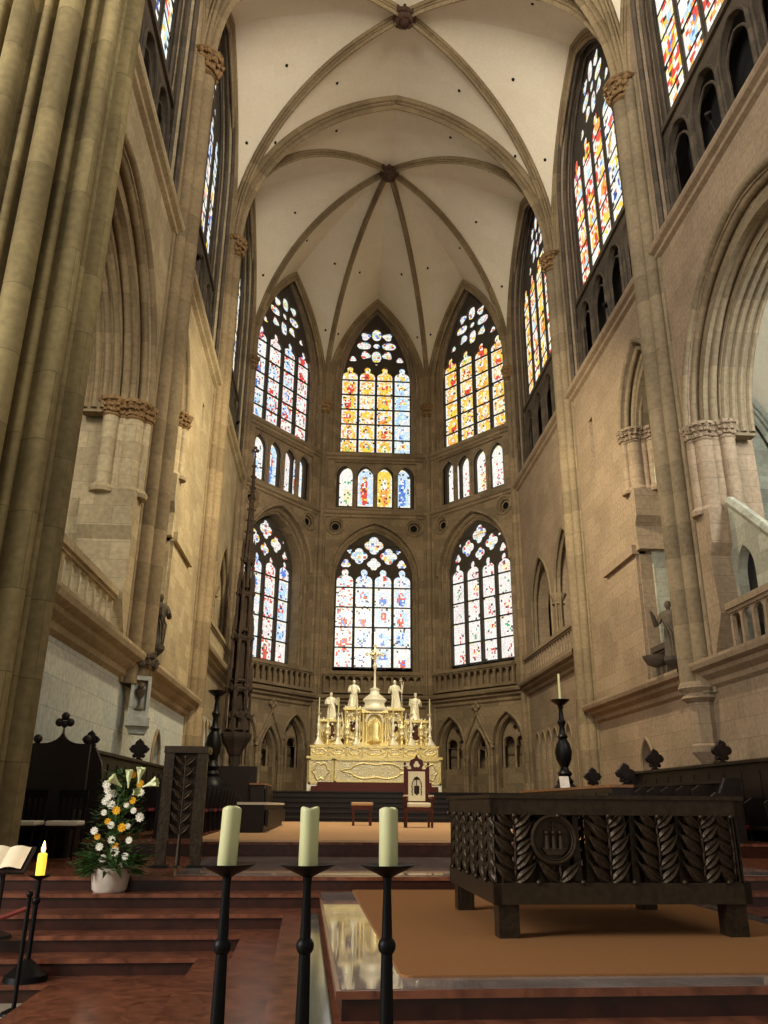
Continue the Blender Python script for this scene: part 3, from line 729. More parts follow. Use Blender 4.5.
    mb = MB(); xs = sorted((X0 - s*.42, X1 + s*.5)); cx = (X0+X1)/2
    mb.box(xs[0], xs[1], 23.6, 24.0, 4.9, 18.5); xo = X1
    mb.box(min(xo, xo+s*.4), max(xo, xo+s*.4), 8, 24, 4.9, 18.5)
    struct(mb.build('wall_%s_aisle' % sd, M['chap']))
    mb = MB(); mb.box(min(XR, X1) if s > 0 else X1, X1 if s > 0 else XL-.5, 8, 23.6, 4.8, 5.0); mb.v = [v for v in mb.v]
    struct(mb.build('floor', M['chap']))
    mb = MB(); kk = (cx, 17.3, 17.6); q = [(X0, 11.2), (X0, 23.4), (X1, 23.4), (X1, 11.2)]
    for i in range(4):
        A_, B_q = q[i], q[(i+1) % 4]; vault_cell(mb, (A_[0], A_[1], 11.3), (B_q[0], B_q[1], 11.3), kk, 15.9 if i % 2 else 17.2)
    VAULT[0] = struct(mb.build('ceiling', M['web'], None, True, 60))
    for i in range(4): rib('vault_rib', 'rib of the small vault in the %s side gallery, corner %s' % (sd, ['near inner', 'far inner', 'far outer', 'near outer'][i]), (q[i][0], q[i][1], 11.3), kk, .75, 'chap')
    arch_rib('wall_rib', 'pointed wall rib on the end wall of the %s side gallery' % sd, (X0, 23.45, 11.3), (X1, 23.45, 11.3), 15.7, .9, 'chap')
    mb = MB(); mb.tube([(X0+s*.3, 23.2, 5.0), (X0+s*.3, 23.2, 11.3)], .22, 10); mb.tube([(X0+s*.1, 20.9, 5.0), (X0+s*.1, 20.9, 11.3)], .18, 10)
    mb.lathe([(.2, 10.9), (.34, 11.3), (.36, 11.45)], (X0+s*.3, 23.2, 0), 12); mb.lathe([(.2, 10.9), (.3, 11.3), (.32, 11.45)], (X0+s*.1, 20.9, 0), 12)
    struct(mb.build(trim(), M['chap'], None, True))
    # sloping masonry with a small door
    if s > 0:
     mb = MB(); mb.plate([[(13.6, 5.0), (19.2, 5.0), (19.2, 9.2), (18.6, 9.0), (18.2, 8.6), (16.2, 6.9), (15.0, 6.1)], opening(.42, 5.4, 7.1, 7.8, 18.3, 8)], f, -.45, -.8)
     mb.tube([f(18.7, -.5, 9.1), f(18.2, -.5, 8.7), f(16.2, -.5, 7.0), f(14.9, -.5, 6.15)], .14, 6)
     struct(mb.build(trim(), M['chap']))
     mb = MB(); mb.plate([[(17.6, 5.2), (19, 5.2), (19, 8), (17.6, 8)]], f, -.7, -.78); struct(mb.build('door_%d' % (3 if s > 0 else 4), M['hole']))
    # wall shafts
    nm = {1: 'right', -1: 'left'}[s]
    cluster('wall_shaft', 'tall engaged stone shafts on the %s wall, nearer of the two clusters' % nm, XR if s > 0 else XL, YA, 4.4, CAP-.35, (-s, 0), corbel=True, s=1.05, mat='shaft' if s > 0 else 'rib')
    cluster('wall_shaft', 'tall engaged stone shafts on the %s wall, farther of the two clusters' % nm, XR if s > 0 else XL, YB, .9, CAP-.35, (-s, 0), s=.95, mat='shaft' if s > 0 else 'rib')
    cluster('wall_shaft', 'slim stone shafts at the %s corner of the apse' % nm, XR if s > 0 else XL, YC, .9, CAP-.35, (-s*.92, -.38), s=.62, mat='apse')
    cluster('wall_shaft', 'slim stone shafts %s of the central apse windows' % nm, AX+s*HD, YD, .9, CAP-.35, (-s*.38, -.92), s=.62, mat='apse')
    # short pier stub below the nearer shafts
    if s < 0: continue
    t = thing('corbel_pier', 'short octagonal stone pier stub on the %s wall under the nearer shafts' % nm, 'corbel', f(YA, .2, 3.0)); P = f(YA-.1, .14, 0)
    mb = MB(); mb.lathe([(.02, 2.55), (.2, 2.75), (.4, 3.0), (.42, 3.15), (.36, 3.2)], tuple(P), 8); mb.build('corbel', mat, t)
    mb = MB(); mb.lathe([(.36, 3.2), (.36, 4.25)], tuple(P), 8); mb.build('shaft', mat, t)
    mb = MB(); mb.lathe([(.36, 4.2), (.5, 4.3), (.42, 4.42), (.55, 4.55), (.5, 4.7)], tuple(P), 16); mb.build('capital', mat, t)
# near crossing piers
def big_pier(x, y, label, seed):
    t = thing('clustered_pier', label, 'pier', (x, y, .9)); lobes = []
    for i in range(24):
        a = 2*PI*i/24 + .1; q = i % 4; lobes.append((a, *[(1.38, .2), (1.36, .065), (1.4, .15), (1.34, .06)][q]))
    pts = []
    for k in range(900):
        th = 2*PI*k/900; best = 1.2
        for (a, d, r) in lobes:
            q = r*r-(d*sin(th-a))**2
            if q > 0 and cos(th-a) > 0: best = max(best, d*cos(th-a)+sqrt(q))
        pts.append((best*cos(th), best*sin(th)))
    mb = MB(); rows = []; uvs = []
    for z in (.9, 12, 34):
        rows.append([(x+p[0], y+p[1], z) for p in pts+pts[:1]]); uvs.append([(2*PI*1.8*k/900, z) for k in range(901)])
    mb.grid(rows, uvs); mb.build('shaft', M['pier'], t, True, 60)
    mb = MB(); mb.lathe([(1.64, .9), (1.64, 1.0), (1.6, 1.05)], (x, y, 0), 16); mb.build('plinth', M['pier'], t)
    return t
big_pier(-5.6, 11.5, 'huge clustered stone pier filling the left edge of the photo', 1)
big_pier(XR+1.15, 10.5, 'huge clustered stone pier of the crossing on the right, at the edge of the choir', 2)

# ------------------------------------------------------------------ floors, steps, platform
A_ = radians(1.6); CA, SA = cos(A_), sin(A_)
def F(u, v, z=0): return Vector((u*CA - v*SA, u*SA + v*CA, z))
def Finv(x, y): return (x*CA + y*SA, -x*SA + y*CA)
def slab(name, poly, z0, z1, mat, bevel=None):
    mb = MB(); fr = lambda a, d, z: F(a, z, d); mb.plate([poly], fr, z1, z0); return struct(mb.build(name, mat))
mb = MB(); mb.box(-14, 18, -6, 46, -.3, 0); struct(mb.build('floor', M['floor']))
U = [None, .215, -.17, -.57, -.96, -2.23]; V = [10.45, 10.12, 9.63, 9.26, 8.92, 8.56]; FR = [None, 5.0, 4.75, 4.45, 4.15, 3.85]; UR = [None, 4.3, 4.69, 5.1, 5.5, 6.8]
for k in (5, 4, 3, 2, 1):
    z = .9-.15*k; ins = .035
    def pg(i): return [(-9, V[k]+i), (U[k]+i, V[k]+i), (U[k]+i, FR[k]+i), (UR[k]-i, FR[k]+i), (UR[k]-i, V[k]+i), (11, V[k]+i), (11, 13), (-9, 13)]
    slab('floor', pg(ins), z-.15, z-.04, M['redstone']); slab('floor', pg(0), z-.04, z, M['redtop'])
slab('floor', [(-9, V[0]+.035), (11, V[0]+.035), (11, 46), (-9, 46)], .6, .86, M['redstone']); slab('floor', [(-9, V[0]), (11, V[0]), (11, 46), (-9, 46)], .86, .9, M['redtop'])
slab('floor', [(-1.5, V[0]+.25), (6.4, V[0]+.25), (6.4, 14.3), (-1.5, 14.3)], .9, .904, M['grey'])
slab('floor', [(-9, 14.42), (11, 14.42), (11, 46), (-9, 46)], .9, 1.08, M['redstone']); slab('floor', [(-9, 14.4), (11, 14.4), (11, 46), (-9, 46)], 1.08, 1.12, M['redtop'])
slab('floor', [(.24, 5.03), (4.28, 5.03), (4.28, 10.3), (.24, 10.3)], .75, .753, M['grey'])
slab('floor', [(.03, 4.8), (.2, 4.8), (.2, 9.6), (.03, 9.6)], .6, .603, M['green'])
def carpet(name, label, poly, z, h, mat):
    mb = MB(); fr = lambda a, d, zz: F(a, zz, d); mb.plate([poly], fr, z+h, z); o = mb.build(name, mat)
    md = o.modifiers.new('bevel', 'BEVEL'); md.width = h*.45; md.segments = 2; md.limit_method = 'ANGLE'
    return tag(o, label, 'carpet')
def rr(x0, x1, y0, y1, r=.07):
    out = []
    for (cx, cy, a0) in ((x1-r, y1-r, 0), (x0+r, y1-r, 90), (x0+r, y0+r, 180), (x1-r, y0+r, 270)):
        for i in range(5): a = radians(a0+90*i/4); out.append((cx+r*cos(a), cy+r*sin(a)))
    return out
carpet('carpet', 'ochre carpet on the platform under the bronze altar', rr(.61, 4.02, 5.32, 10.42), .7535, .012, M['carpet'])
cp = carpet('carpet', 'tan carpet on the raised choir floor under the throne and stool', [(-1.75, 14.36), (6.2, 14.36), (6.2, 29.6), (-1.75, 29.6)], 1.121, .035, M['carpet2'])
# dark steps to the high altar
t = thing('altar_steps', 'flight of dark steps rising to the high altar', 'steps', (AX, 30, 1.12))
for k in range(6):
    mb = MB(); x0 = AX-5.6; x1 = AX+5.6; y0 = 29.8+.62*k; z = 1.12+.18*(k+1)
    mb.box(x0, x1, y0+.04, 36.6, z-.18, z-.05); mb.box(x0, x1, y0, 36.6, z-.05, z); mb.build('step', M['wood'], t)
mb = MB(); mb.box(-9, 14, 36.5, 46, .9, 2.15); struct(mb.build('floor', M['dark']))

# ------------------------------------------------------------------ bronze altar
def leaf(mb, base, dirv, nrm, L, w, curl=.25):
    """plump pointed leaf; dirv in plane, nrm outward"""
    base = Vector(base); dirv = Vector(dirv).normalized(); nrm = Vector(nrm).normalized(); sd_ = dirv.cross(nrm); rows = []
    for i in range(7):
        t = i/6; ww = w*sin(PI*min(1, t*.92+.08))**.8*(1-t*.25); p = base + dirv*L*t + nrm*(curl*L*sin(PI*t*.8)) + Vector((0,0,1))*L*.25*t*t
        rows.append([p - sd_*ww, p - sd_*ww*.5 + nrm*ww*.45, p + nrm*ww*.2, p + sd_*ww*.5 + nrm*ww*.5, p + sd_*ww])
    mb.grid(rows)
def stalk(t, fr, a, z0, z1, n, L, w, d, mat, rgx, skip=lambda z, aa: False, lim=None):
    mb = MB(); mb.tube([fr(a, d, z0), fr(a+.006, d+.012, (z0+z1)/2), fr(a, d, z1)], .012, 6); mb.build('stem', mat, t, True)
    mb = MB(); nr = (fr(0, 1, 0)-fr(0, 0, 0)); ua = (fr(1, 0, 0)-fr(0, 0, 0))
    for i in range(n):
        z = z0 + (z1-z0)*(i+.1)/n
        for sg in (-1, 1):
            if skip(z, a+sg*L*.5): continue
            if lim and not (lim[0] < a+sg*L*.6 < lim[1]): continue
            leaf(mb, fr(a, d, z), ua*sg + Vector((0,0,.62+rgx.uniform(-.08,.08))), nr, L*rgx.uniform(.92,1.06), w, .12)
            mb.tube([fr(a+sg*L*.1, d-.012, z+.01), fr(a+sg*L*.55, d+.01, z+L*.33), fr(a+sg*L*.95, d, z+L*.85)], [.014,.022,.006], 5)
    mb.build('leaves', mat, t, True)
AL = thing('altar_table', 'low dark bronze altar with openwork leaf panels on the ochre carpet', 'altar', F(2.45, 7.6, .766))
u0, u1, v0, v1 = 1.47, 3.52, 6.64, 8.62; zb, zt = .766, 1.79
fF = lambda a, d, z: F(a, v0 - d, z)
fL = lambda a, d, z: F(u0 - d, a, z); fR = lambda a, d, z: F(u1 + d, a, z); fB = lambda a, d, z: F(a, v1 + d, z)
mb = MB(); mb.plate([[(u0-.02, v0-.02), (u1+.02, v0-.02), (u1+.02, v1+.02), (u0-.02, v1+.02)]], lambda a, d, z: F(a, z, d), zt, zt-.03); mb.build('altar_top', M['bronze2'], AL)
for nm_, z_0, z_1 in (('upper_band', zt-.15, zt-.03), ('lower_band', 1.0, 1.15)):
    mb = MB()
    for (f, a0, a1) in ((fF, u0, u1), (fB, u0, u1), (fL, v0, v1), (fR, v0, v1)):
        mb.plate([[(a0, z_0), (a1, z_0), (a1, z_1), (a0, z_1)]], f, .0, -.06)
    o = mb.build(nm_, M['bronze2'], AL)
for (a, b) in ((u0+.04, v0+.04), (u1-.2, v0+.04), (u0+.04, v1-.2), (u1-.2, v1-.2)):
    mb = MB(); fr = lambda q: F(q.x, q.y, q.z)
    mb.box(a-.0, a+.16, b, b+.16, zb, 1.02, fr); mb.build('leg', M['bronze'], AL)
rgl = random.Random(9)
rc = (u0+.49, 1.46)   # roundel centre
for f, a0, a1, front in ((fF, u0, u1, 1), (fL, v0, v1, 0), (fR, v0, v1, 0), (fB, u0, u1, 0)):
    n = 5
    for i in range(n+1):
        a = a0 + (a1-a0)*(i/n)*.94 + (a1-a0)*.03; z0, z1 = 1.14, zt-.15
        if front:
            a = u0 + [.18, .53, .94, 1.34, 1.7, 1.95][i]
        skip = (lambda z, aa: math.hypot(aa-rc[0], (z+.06)-rc[1]) < .17) if front else (lambda z, aa: False)
        if front and i == 1: z1 = 1.30; stalk(AL, f, a, z0, z1, 1, .19, .05, -.03, M['bronze'], rgl, skip, (a0, a1))
        else: stalk(AL, f, a, z0, z1, 5, .185, .05, -.035, M['bronze'], rgl, skip, (a0, a1))
        if front or f is fL:
            mb = MB(); mb.ball(f(a-.0, .012, zt-.155), .021, 10); mb.build('rivet', M['bronze2'], AL, True)
            if a+.19 < a1: mb = MB(); mb.ball(f(a+.17, .012, 1.155), .021, 10); mb.build('rivet', M['bronze2'], AL, True)
# backing slats that close most of the openwork
mb = MB()
for f, a0, a1 in ((fF, u0, u1), (fL, v0, v1), (fR, v0, v1), (fB, u0, u1)):
    for i in range(22):
        a = a0+.03+(a1-a0-.06)*i/21 + rgl.uniform(-.012,.012); w = .03 if i not in (2, 5, 11, 14) else .018
        mb.plate([[(a-w, 1.14), (a+w, 1.14), (a+w*.7, zt-.15), (a-w*.7, zt-.15)]], f, -.075, -.085)
mb.build('grille', M['bronze'], AL)
mb = MB()
mb.tube([fF(rc[0]+.17*cos(t_), .0, rc[1]+.17*sin(t_)) for t_ in [2*PI*i/36 for i in range(36)]], .017, 8, closed=True)
mb.tube([fF(rc[0]+.148*cos(t_), .0, rc[1]+.148*sin(t_)) for t_ in [2*PI*i/36 for i in range(36)]], .007, 6, closed=True)
mb.plate([[(rc[0]+.165*cos(t_), rc[1]+.165*sin(t_)) for t_ in [2*PI*i/30 for i in range(30)]]], fF, -.03, -.04)
mb.plate([[(rc[0]-.1, rc[1]-.06), (rc[0]-.06, rc[1]-.11), (rc[0]+.06, rc[1]-.11), (rc[0]+.1, rc[1]-.06)]], fF, .01, -.03)
for q in (-.055, 0, .055):
    mb.tube([fF(rc[0]+q, -.005, rc[1]-.07), fF(rc[0]+q, -.005, rc[1]+.03)], [.024, .014], 8); mb.ball(fF(rc[0]+q, 0, rc[1]+.05), .019, 8)
mb.tube([fF(rc[0], -.01, rc[1]+.06), fF(rc[0], -.01, rc[1]+.13)], .006, 5); mb.tube([fF(rc[0]-.03, -.01, rc[1]+.1), fF(rc[0]+.03, -.01, rc[1]+.1)], .006, 5)
mb.build('roundel', M['bronze2'], AL, True)

# ------------------------------------------------------------------ ambo
AM = thing('lectern', 'tall dark bronze lectern with a leafy stalk panel on two legs', 'lectern', (-1.97, 11.8, .905))
fA = lambda a, d, z: Vector((-1.97 + a, 11.78 - d, z))
for sg in (-1, 1):
    mb = MB(); mb.plate([[(sg*.30, .905), (sg*.17, .905), (sg*.145, 1.3), (sg*.16, 2.4), (sg*.29, 2.42)]], fA, 0, -.12); mb.build('leg', M['bronze'], AM)
    mb = MB(); mb.box(-1.97+sg*.235-.11, -1.97+sg*.235+.11, 11.72, 11.95, .905, .93); mb.build('foot_plate', M['black'], AM)
mb = MB(); mb.plate([[(-.3, 2.36), (.3, 2.36), (.3, 2.45), (-.3, 2.45)]], fA, .02, -.4); mb.build('desk_top', M['bronze2'], AM)
stalk(AM, fA, 0, 1.3, 2.33, 7, .17, .04, -.02, M['bronze2'], rgl)
mb = MB(); mb.tube([fA(0, -.03, .905), fA(0, -.03, 1.35)], [.035, .02], 8); mb.lathe([(.07, .905), (.03, .93)], tuple(fA(0, -.03, 0)), 10); mb.build('foot', M['bronze'], AM, True)
mb = MB(); mb.plate([[(-.15, 1.3), (.15, 1.3), (.16, 2.36), (-.16, 2.36)]], fA, -.1, -.12); mb.ball(fA(0, .01, 2.3), .025, 8); mb.build('back_panel', M['bronze'], AM)

# ------------------------------------------------------------------ three candles on iron stands
def candle_stand():
    t = thing('candle_stand', 'x', 'candle stand', (0,0,0))
    mb = MB(); mb.lathe([(.19, 0), (.19, .015), (.06, .03), (.03, .08)], (0,0,0), 24); mb.build('foot', M['black'], t, True)
    mb = MB(); mb.lathe([(.03, .05), (.027, .9), (.022, 1.15), (.02, 1.25), (.015, 1.4), (.018, 1.44)], (0,0,0), 12); mb.build('pole', M['black'], t, True)
    mb = MB(); mb.ball((0,0,1.2), .034, 14, 1, 10); mb.build('knop', M['black'], t, True)
    mb = MB(); mb.lathe([(.016, 1.436), (.04, 1.449), (.08, 1.466), (.104, 1.479), (.105, 1.483), (.08, 1.476), (.02, 1.472)], (0,0,0), 28); mb.build('drip_plate', M['black'], t, True)
    return t
def candle_big(seed, h=.215):
    rgc = random.Random(seed); ph = rgc.uniform(0, 6)
    mb = MB(); n = 24; prof = [(.036, 0), (.0375, .01), (.037, h*.5), (.0375, h-.012), (.036, h-.002), (.03, h+.001), (.024, h-.006), (.001, h-.01)]
    mb.lathe(prof, (0,0,0), n, wob=lambda a, z: .03*sin(3*a+ph)*(1 if z > h*.9 else .15))
    mb.v = [(x, y, z + (.004*sin(2*math.atan2(y, x)+ph) if z > h*.9 else 0)) for x, y, z in mb.v]
    return mb
st0 = candle_stand(); YCs = 3.42
cdir = [(-.1101,), (-.0200,), (.0705,)]
labs = ['leftmost', 'middle', 'rightmost']
for i, px in enumerate((-.1101, -.0200, .0703)):
    x = px*YCs; st = st0 if i == 0 else copy_tree(st0)
    st.location = (x, YCs, 0); st['label'] = 'black iron candle stand with a ball knop, %s of the three in front' % labs[i]; st['group'] = 'iron candle stands in the foreground'
    c = candle_big(i).build('candle', M['wax'], None, True, 60); c.location = (x + .004*(i-1), YCs, 1.474)
    tag(c, 'thick unlit cream pillar candle, %s of the three on black stands' % labs[i], 'candle', 'pillar candles in the foreground')
    if i == 0: c.rotation_euler = (0, radians(2), 0)
    wk = MB(); wk.tube([(0,0,.2), (.003,0,.222)], .0015, 5); w_ = wk.build('wick', M['black'], None); w_.parent = c

# small lit candle on the left
t = thing('candle_stand', 'slim black iron candle stand with a round foot at the left on the steps', 'candle stand', (-2.74, 8.75, .15))
bx, by = -2.74, 8.68
mb = MB(); mb.lathe([(.2, .15), (.19, .2), (.1, .27), (.03, .33)], (bx, by, 0), 18); mb.build('foot', M['black'], t, True)
mb = MB(); mb.tube([(bx, by, .3), (bx, by, 1.03)], .022, 10); mb.ball((bx, by, .82), .04, 10); mb.build('pole', M['black'], t, True)
mb = MB(); mb.lathe([(.022, 1.0), (.09, 1.03), (.1, 1.045), (.02, 1.04)], (bx, by, 0), 20); mb.build('drip_plate', M['black'], t, True)
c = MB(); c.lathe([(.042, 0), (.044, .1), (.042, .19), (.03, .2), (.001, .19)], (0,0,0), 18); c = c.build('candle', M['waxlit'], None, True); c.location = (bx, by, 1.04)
tag(c, 'short yellow candle burning on the slim stand at the left', 'candle')
fl = MB(); fl.lathe([(.002, .195), (.018, .215), (.022, .235), (.014, .27), (.001, .31)], (0,0,0), 12); fl = fl.build('flame', M['flame'], None, True); fl.parent = c
fl['label'] = 'bright orange flame'
lp = bpy.data.lights.new('candle_light', 'POINT'); lp.energy = 2; lp.color = (1, .55, .2); lp.shadow_soft_size = .03
lo = bpy.data.objects.new('candle_light', lp); C.objects.link(lo); lo.location = (bx, by-.0, 1.36)
# barrier post and rope
t = thing('barrier_post', 'thin dark barrier post on the pale floor at the left edge', 'barrier post', (-2.62, 8.1, 0))
mb = MB(); mb.lathe([(.11, 0), (.1, .02), (.03, .05)], (-2.62, 8.1, 0), 16); mb.build('foot', M['black'], t, True)
mb = MB(); mb.tube([(-2.62, 8.1, .03), (-2.62, 8.1, .92)], .02, 8); mb.ball((-2.62, 8.1, .93), .032, 10); mb.build('pole', M['black'], t, True)
mb = MB(); mb.tube([(-2.62 - .95*i/12, 8.1-.1*i/12, .82 - .9*(i/12)*(1-i/12*.35)*.42) for i in range(13)], .02, 8); tag(mb.build('barrier_rope', M['rope'], None, True), 'dull red barrier rope sagging to the left from the dark post', 'rope')

# ------------------------------------------------------------------ robed figures
def figure(name, label, cat, base, H, mat, face=-PI/2, seed=0, arms=((.3,.1),(-.3,.1)), crown=False, group=None, held=None):
    rg = random.Random(seed); t = thing(name, label, cat, base, group); ph = rg.uniform(0, 6)
    bx, by, bz = base; ux, uy = cos(face), sin(face); sx, sy = -uy, ux     # facing dir, side dir
    mb = MB(); sway = lambda q: .03*H*sin(q*3+ph)
    prof = [(.15,0),(.19,.01),(.175,.12),(.155,.3),(.135,.45),(.125,.55),(.12,.62),(.135,.7),(.14,.76),(.12,.805),(.06,.83),(.036,.845),(.034,.87)]
    n = 24; rows = []
    for (r, z) in prof:
        row = []
        for k in range(n+1):
            a = 2*PI*k/n; f = 1 + (.09*sin(7*a+ph+z*3) + .05*sin(11*a-z*5) if z < .7 else .02*sin(5*a))
            dx = r*H*f*cos(a)*(1.12 if z > .6 else 1); dy = r*H*f*sin(a)*.72
            row.append((bx + sx*(dx+sway(z)) + ux*dy, by + sy*(dx+sway(z)) + uy*dy, bz + z*H))
        rows.append(row)
    mb.grid(rows)
    sw = sway(.86)
    P = lambda s_, f_, z_: (bx + sx*(s_*H+sw) + ux*f_*H, by + sy*(s_*H+sw) + uy*f_*H, bz + z_*H)
    for sg, (lift, fwd_) in zip((1, -1), arms):
        mb.tube([P(sg*.12, 0, .78), P(sg*.17, .02, .66), P(sg*(.17+abs(lift)*.1), .07, .57), P(sg*(.12+lift*.2), .13+fwd_, .6+lift*.3)], [.05*H, .055*H, .05*H, .03*H], 8)
        mb.ball(P(sg*(.12+lift*.22), .145+fwd_, .61+lift*.33), .026*H, 8)
    for k in range(3): mb.tube([P(-.1+.05*k, .1, .62), P(-.02+.06*k, .125, .4), P(.02+.03*k, .12, .05)], [.012*H, .018*H, .014*H], 5)
    mb.build('robe', mat, t, True)
    mb = MB(); hc = P(0, .015, .925)
    mb.lathe([(.02*H, -.075*H), (.042*H, -.055*H), (.05*H, -.01*H), (.052*H, .02*H), (.042*H, .055*H), (.01*H, .075*H)], hc, 14, sx=.92)
    mb.ball(P(0, .065, .918), .012*H, 6); mb.tube([P(0, .062, .94), P(0, .072, .915)], .008*H, 5)
    mb.build('head', mat, t, True)
    mb = MB(); mb.lathe([(.056*H, -.03*H), (.062*H, .0), (.058*H, .04*H), (.035*H, .07*H), (.01*H, .082*H)], P(0, -.012, .925), 12, wob=lambda a, z: .06*sin(8*a)); mb.build('hair', mat, t, True)
    if crown:
        mb = MB(); mb.lathe([(.05*H, .05*H), (.058*H, .05*H), (.066*H, .1*H), (.06*H, .1*H)], hc, 12); mb.build('crown', mat, t)
    if held:
        mb = MB()
        if held == 'staff': mb.tube([P(.26, .12, .1), P(.22, .14, 1.08)], .012*H, 6); mb.tube([P(.16, .14, .98), P(.29, .14, .99)], .011*H, 5)
        if held == 'book': mb.cbox(P(-.08, .16, .62), (.12*H, .12*H, .14*H))
        if held == 'wings':
            for sg in (-1, 1):
                mb.grid([[P(sg*.06, -.09, .78), P(sg*.05, -.1, .45)], [P(sg*.2, -.14, .95), P(sg*.16, -.13, .4)], [P(sg*.3, -.17, .86), P(sg*.2, -.16, .28)], [P(sg*.27, -.18, .6), P(sg*.21, -.17, .2)]])
        mb.build(held, mat, t, True)
    return t

# ------------------------------------------------------------------ high altar
AXH = 1.92; YH = 35.0; M['field'] = plain('silver_field', (216,202,158), .4, .3, .35, 30, bump=.6)
hx = lambda px: -.85 + (px-308)*.0414
HA = thing('high_altar', 'large gilded silver high altar with relief panels in front of the central window', 'altar', (AXH, YH, 2.2))
def panel(nm, x0, x1, z0, z1, y, border=.07, mat='ivory', fm='gold', kind='scroll', seed=0):
    mb = MB(); mb.box(x0, x1, y, y+.06, z0, z1); fld = mb.build(nm, M['field'], HA)
    mb = MB()
    for (a0, a1, b0, b1) in ((x0, x1, z0, z0+border), (x0, x1, z1-border, z1), (x0, x0+border, z0, z1), (x1-border, x1, z0, z1)): mb.box(a0, a1, y-.05, y, b0, b1)
    fo = mb.build('gilt_frame', M[fm], fld); fo.location = -fld.location if 0 else (0,0,0)
    rg = random.Random(seed); mb = MB(); cx, cz = (x0+x1)/2, (z0+z1)/2; w, h = (x1-x0)/2-border, (z1-z0)/2-border
    # cartouche outline + scrollwork
    pts = []
    for i in range(48):
        a = 2*PI*i/48; k = 1+.12*cos(6*a)+.05*cos(10*a); pts.append((cx+w*.72*cos(a)*k*(1 if w < h*1.6 else 1.05), y-.02, cz+h*.72*sin(a)*k))
    mb.tube(pts, .03, 6, closed=True)
    g2 = MB(); n = max(14, int(w*h*130))
    for i in range(n):
        x = cx + rg.uniform(-w, w); z = cz + rg.uniform(-h, h); r = rg.uniform(.04, .1); a0 = rg.uniform(0, 6); d = rg.choice((-1, 1)); sp = []
        for j in range(9): q = j/8; sp.append((x + r*(1-q*.75)*cos(a0+d*q*5), y-.012, z + r*(1-q*.75)*sin(a0+d*q*5)))
        g2.tube([(min(x1-border, max(x0+border, p[0])), p[1], min(z1-border, max(z0+border, p[2]))) for p in sp], [.02*(1-.6*j/8) for j in range(9)], 5)
    mb.build('cartouche', M['gold'], fld, True); g2.build('scrollwork', M['ivory'], fld, True)
    return fld
x0, x1 = hx(307.5), hx(441.5)
mb = MB(); mb.box(x0, x1, YH+.02, YH+1.6, 2.36, 3.55); mb.build('body', M['gold'], HA)
mb = MB(); mb.box(x0-.0, hx(320), YH-.1, YH, 2.2, 2.5); mb.box(hx(429), x1, YH-.1, YH, 2.2, 2.5); mb.build('base_block', M['ivory'], HA)
mb = MB(); mb.box(hx(312), hx(437), YH-.5, YH-.02, 2.2, 2.42); mb.box(hx(318), hx(431), YH-.3, YH-.02, 2.42, 2.58); mb.build('red_step', M['woodred'], HA)
mb = MB(); mb.box(x0-.06, x1+.06, YH-.12, YH+1.6, 3.5, 3.6); mb.build('altar_top', M['gold'], HA)
panel('side_panel', hx(309), hx(333), 2.5, 3.5, YH-.08, seed=1); panel('side_panel', hx(418), hx(441), 2.5, 3.5, YH-.08, seed=2); panel('front_panel', hx(334.5), hx(417), 2.56, 3.5, YH-.1, seed=3)
for i, (a, b) in enumerate(((310, 328), (328.5, 346), (346.5, 362), (362.5, 387), (387.5, 403), (403.5, 421), (421.5, 439))):
    panel('predella_panel', hx(a), hx(b), 3.6, 3.98, YH+.12, .04, seed=10+i)
mb = MB(); mb.box(hx(309.5), hx(439.5), YH+.18, YH+1.4, 3.6, 3.98); mb.box(hx(309), hx(440), YH+.08, YH+1.4, 3.98, 4.05); mb.build('predella', M['gold'], HA)
def shrine(xc, w, z0, z1, nm, win=True, mat='gold'):
    mb = MB(); y = YH+.55
    mb.box(xc-w/2-.03, xc+w/2+.03, y-.04, y+.5, z0, z0+.08); mb.box(xc-w/2-.05, xc+w/2+.05, y-.06, y+.5, z1-.1, z1)
    mb.box(xc-w/2, xc+w/2, y+.2, y+.5, z0, z1)
    for sg in (-1, 1):
        mb.lathe([(.06, z0+.08), (.05, z0+.14), (.035, z0+.2), (.045, (z0+z1)/2), (.035, z1-.25), (.055, z1-.15), (.065, z1-.1)], (xc+sg*(w/2-.05), y+.03, 0), 10)
    o = mb.build(nm, M[mat], HA, True, 35)
    rg = random.Random(int(xc*100)); mb = MB(); bumps(mb, (xc, y+.1, z1), w*.42, z1+.03, 9, .09, rg, sy=.3); mb.tube([(xc+(w/2-.12)*cos(a), y+.12, (z0+z1)/2+.05+(z1-z0)*.33*sin(a)) for a in [2*PI*i/20 for i in range(20)]], .03, 6, closed=True)
    for q in range(26): mb.ball((xc+rg.uniform(-w/2, w/2), y-.02+rg.uniform(0,.1), rg.uniform(z0+.1, z1)), rg.uniform(.025, .06), 6)
    for sg in (-1, 1): mb.tube([(xc+sg*w*.5, y+.02, z0+.3), (xc+sg*(w*.5+.1), y, z0+.5), (xc+sg*(w*.5+.03), y, z0+.75), (xc+sg*(w*.5+.12), y, z1-.2)], [.03,.05,.04,.02], 6)
    mb.build('ornament', M['ivory'], o, True)
    mb = MB(); mb.lathe([(.001, 0), (w*.22, .02), (w*.22, .03), (.001, .04)], (0,0,0), 16); mb.v = [(xc+p[0], y+.2-p[2], (z0+z1)/2+.05+p[1]*1.5) for p in mb.v]; mb.build('dark_niche', M['woodred'], o)
for (px, z1) in ((329, 5.15), (418, 5.15)): shrine(hx(px), .95, 4.05, z1, 'outer_shrine')
for px in (352, 396): shrine(hx(px), .72, 4.05, 5.65, 'inner_shrine')
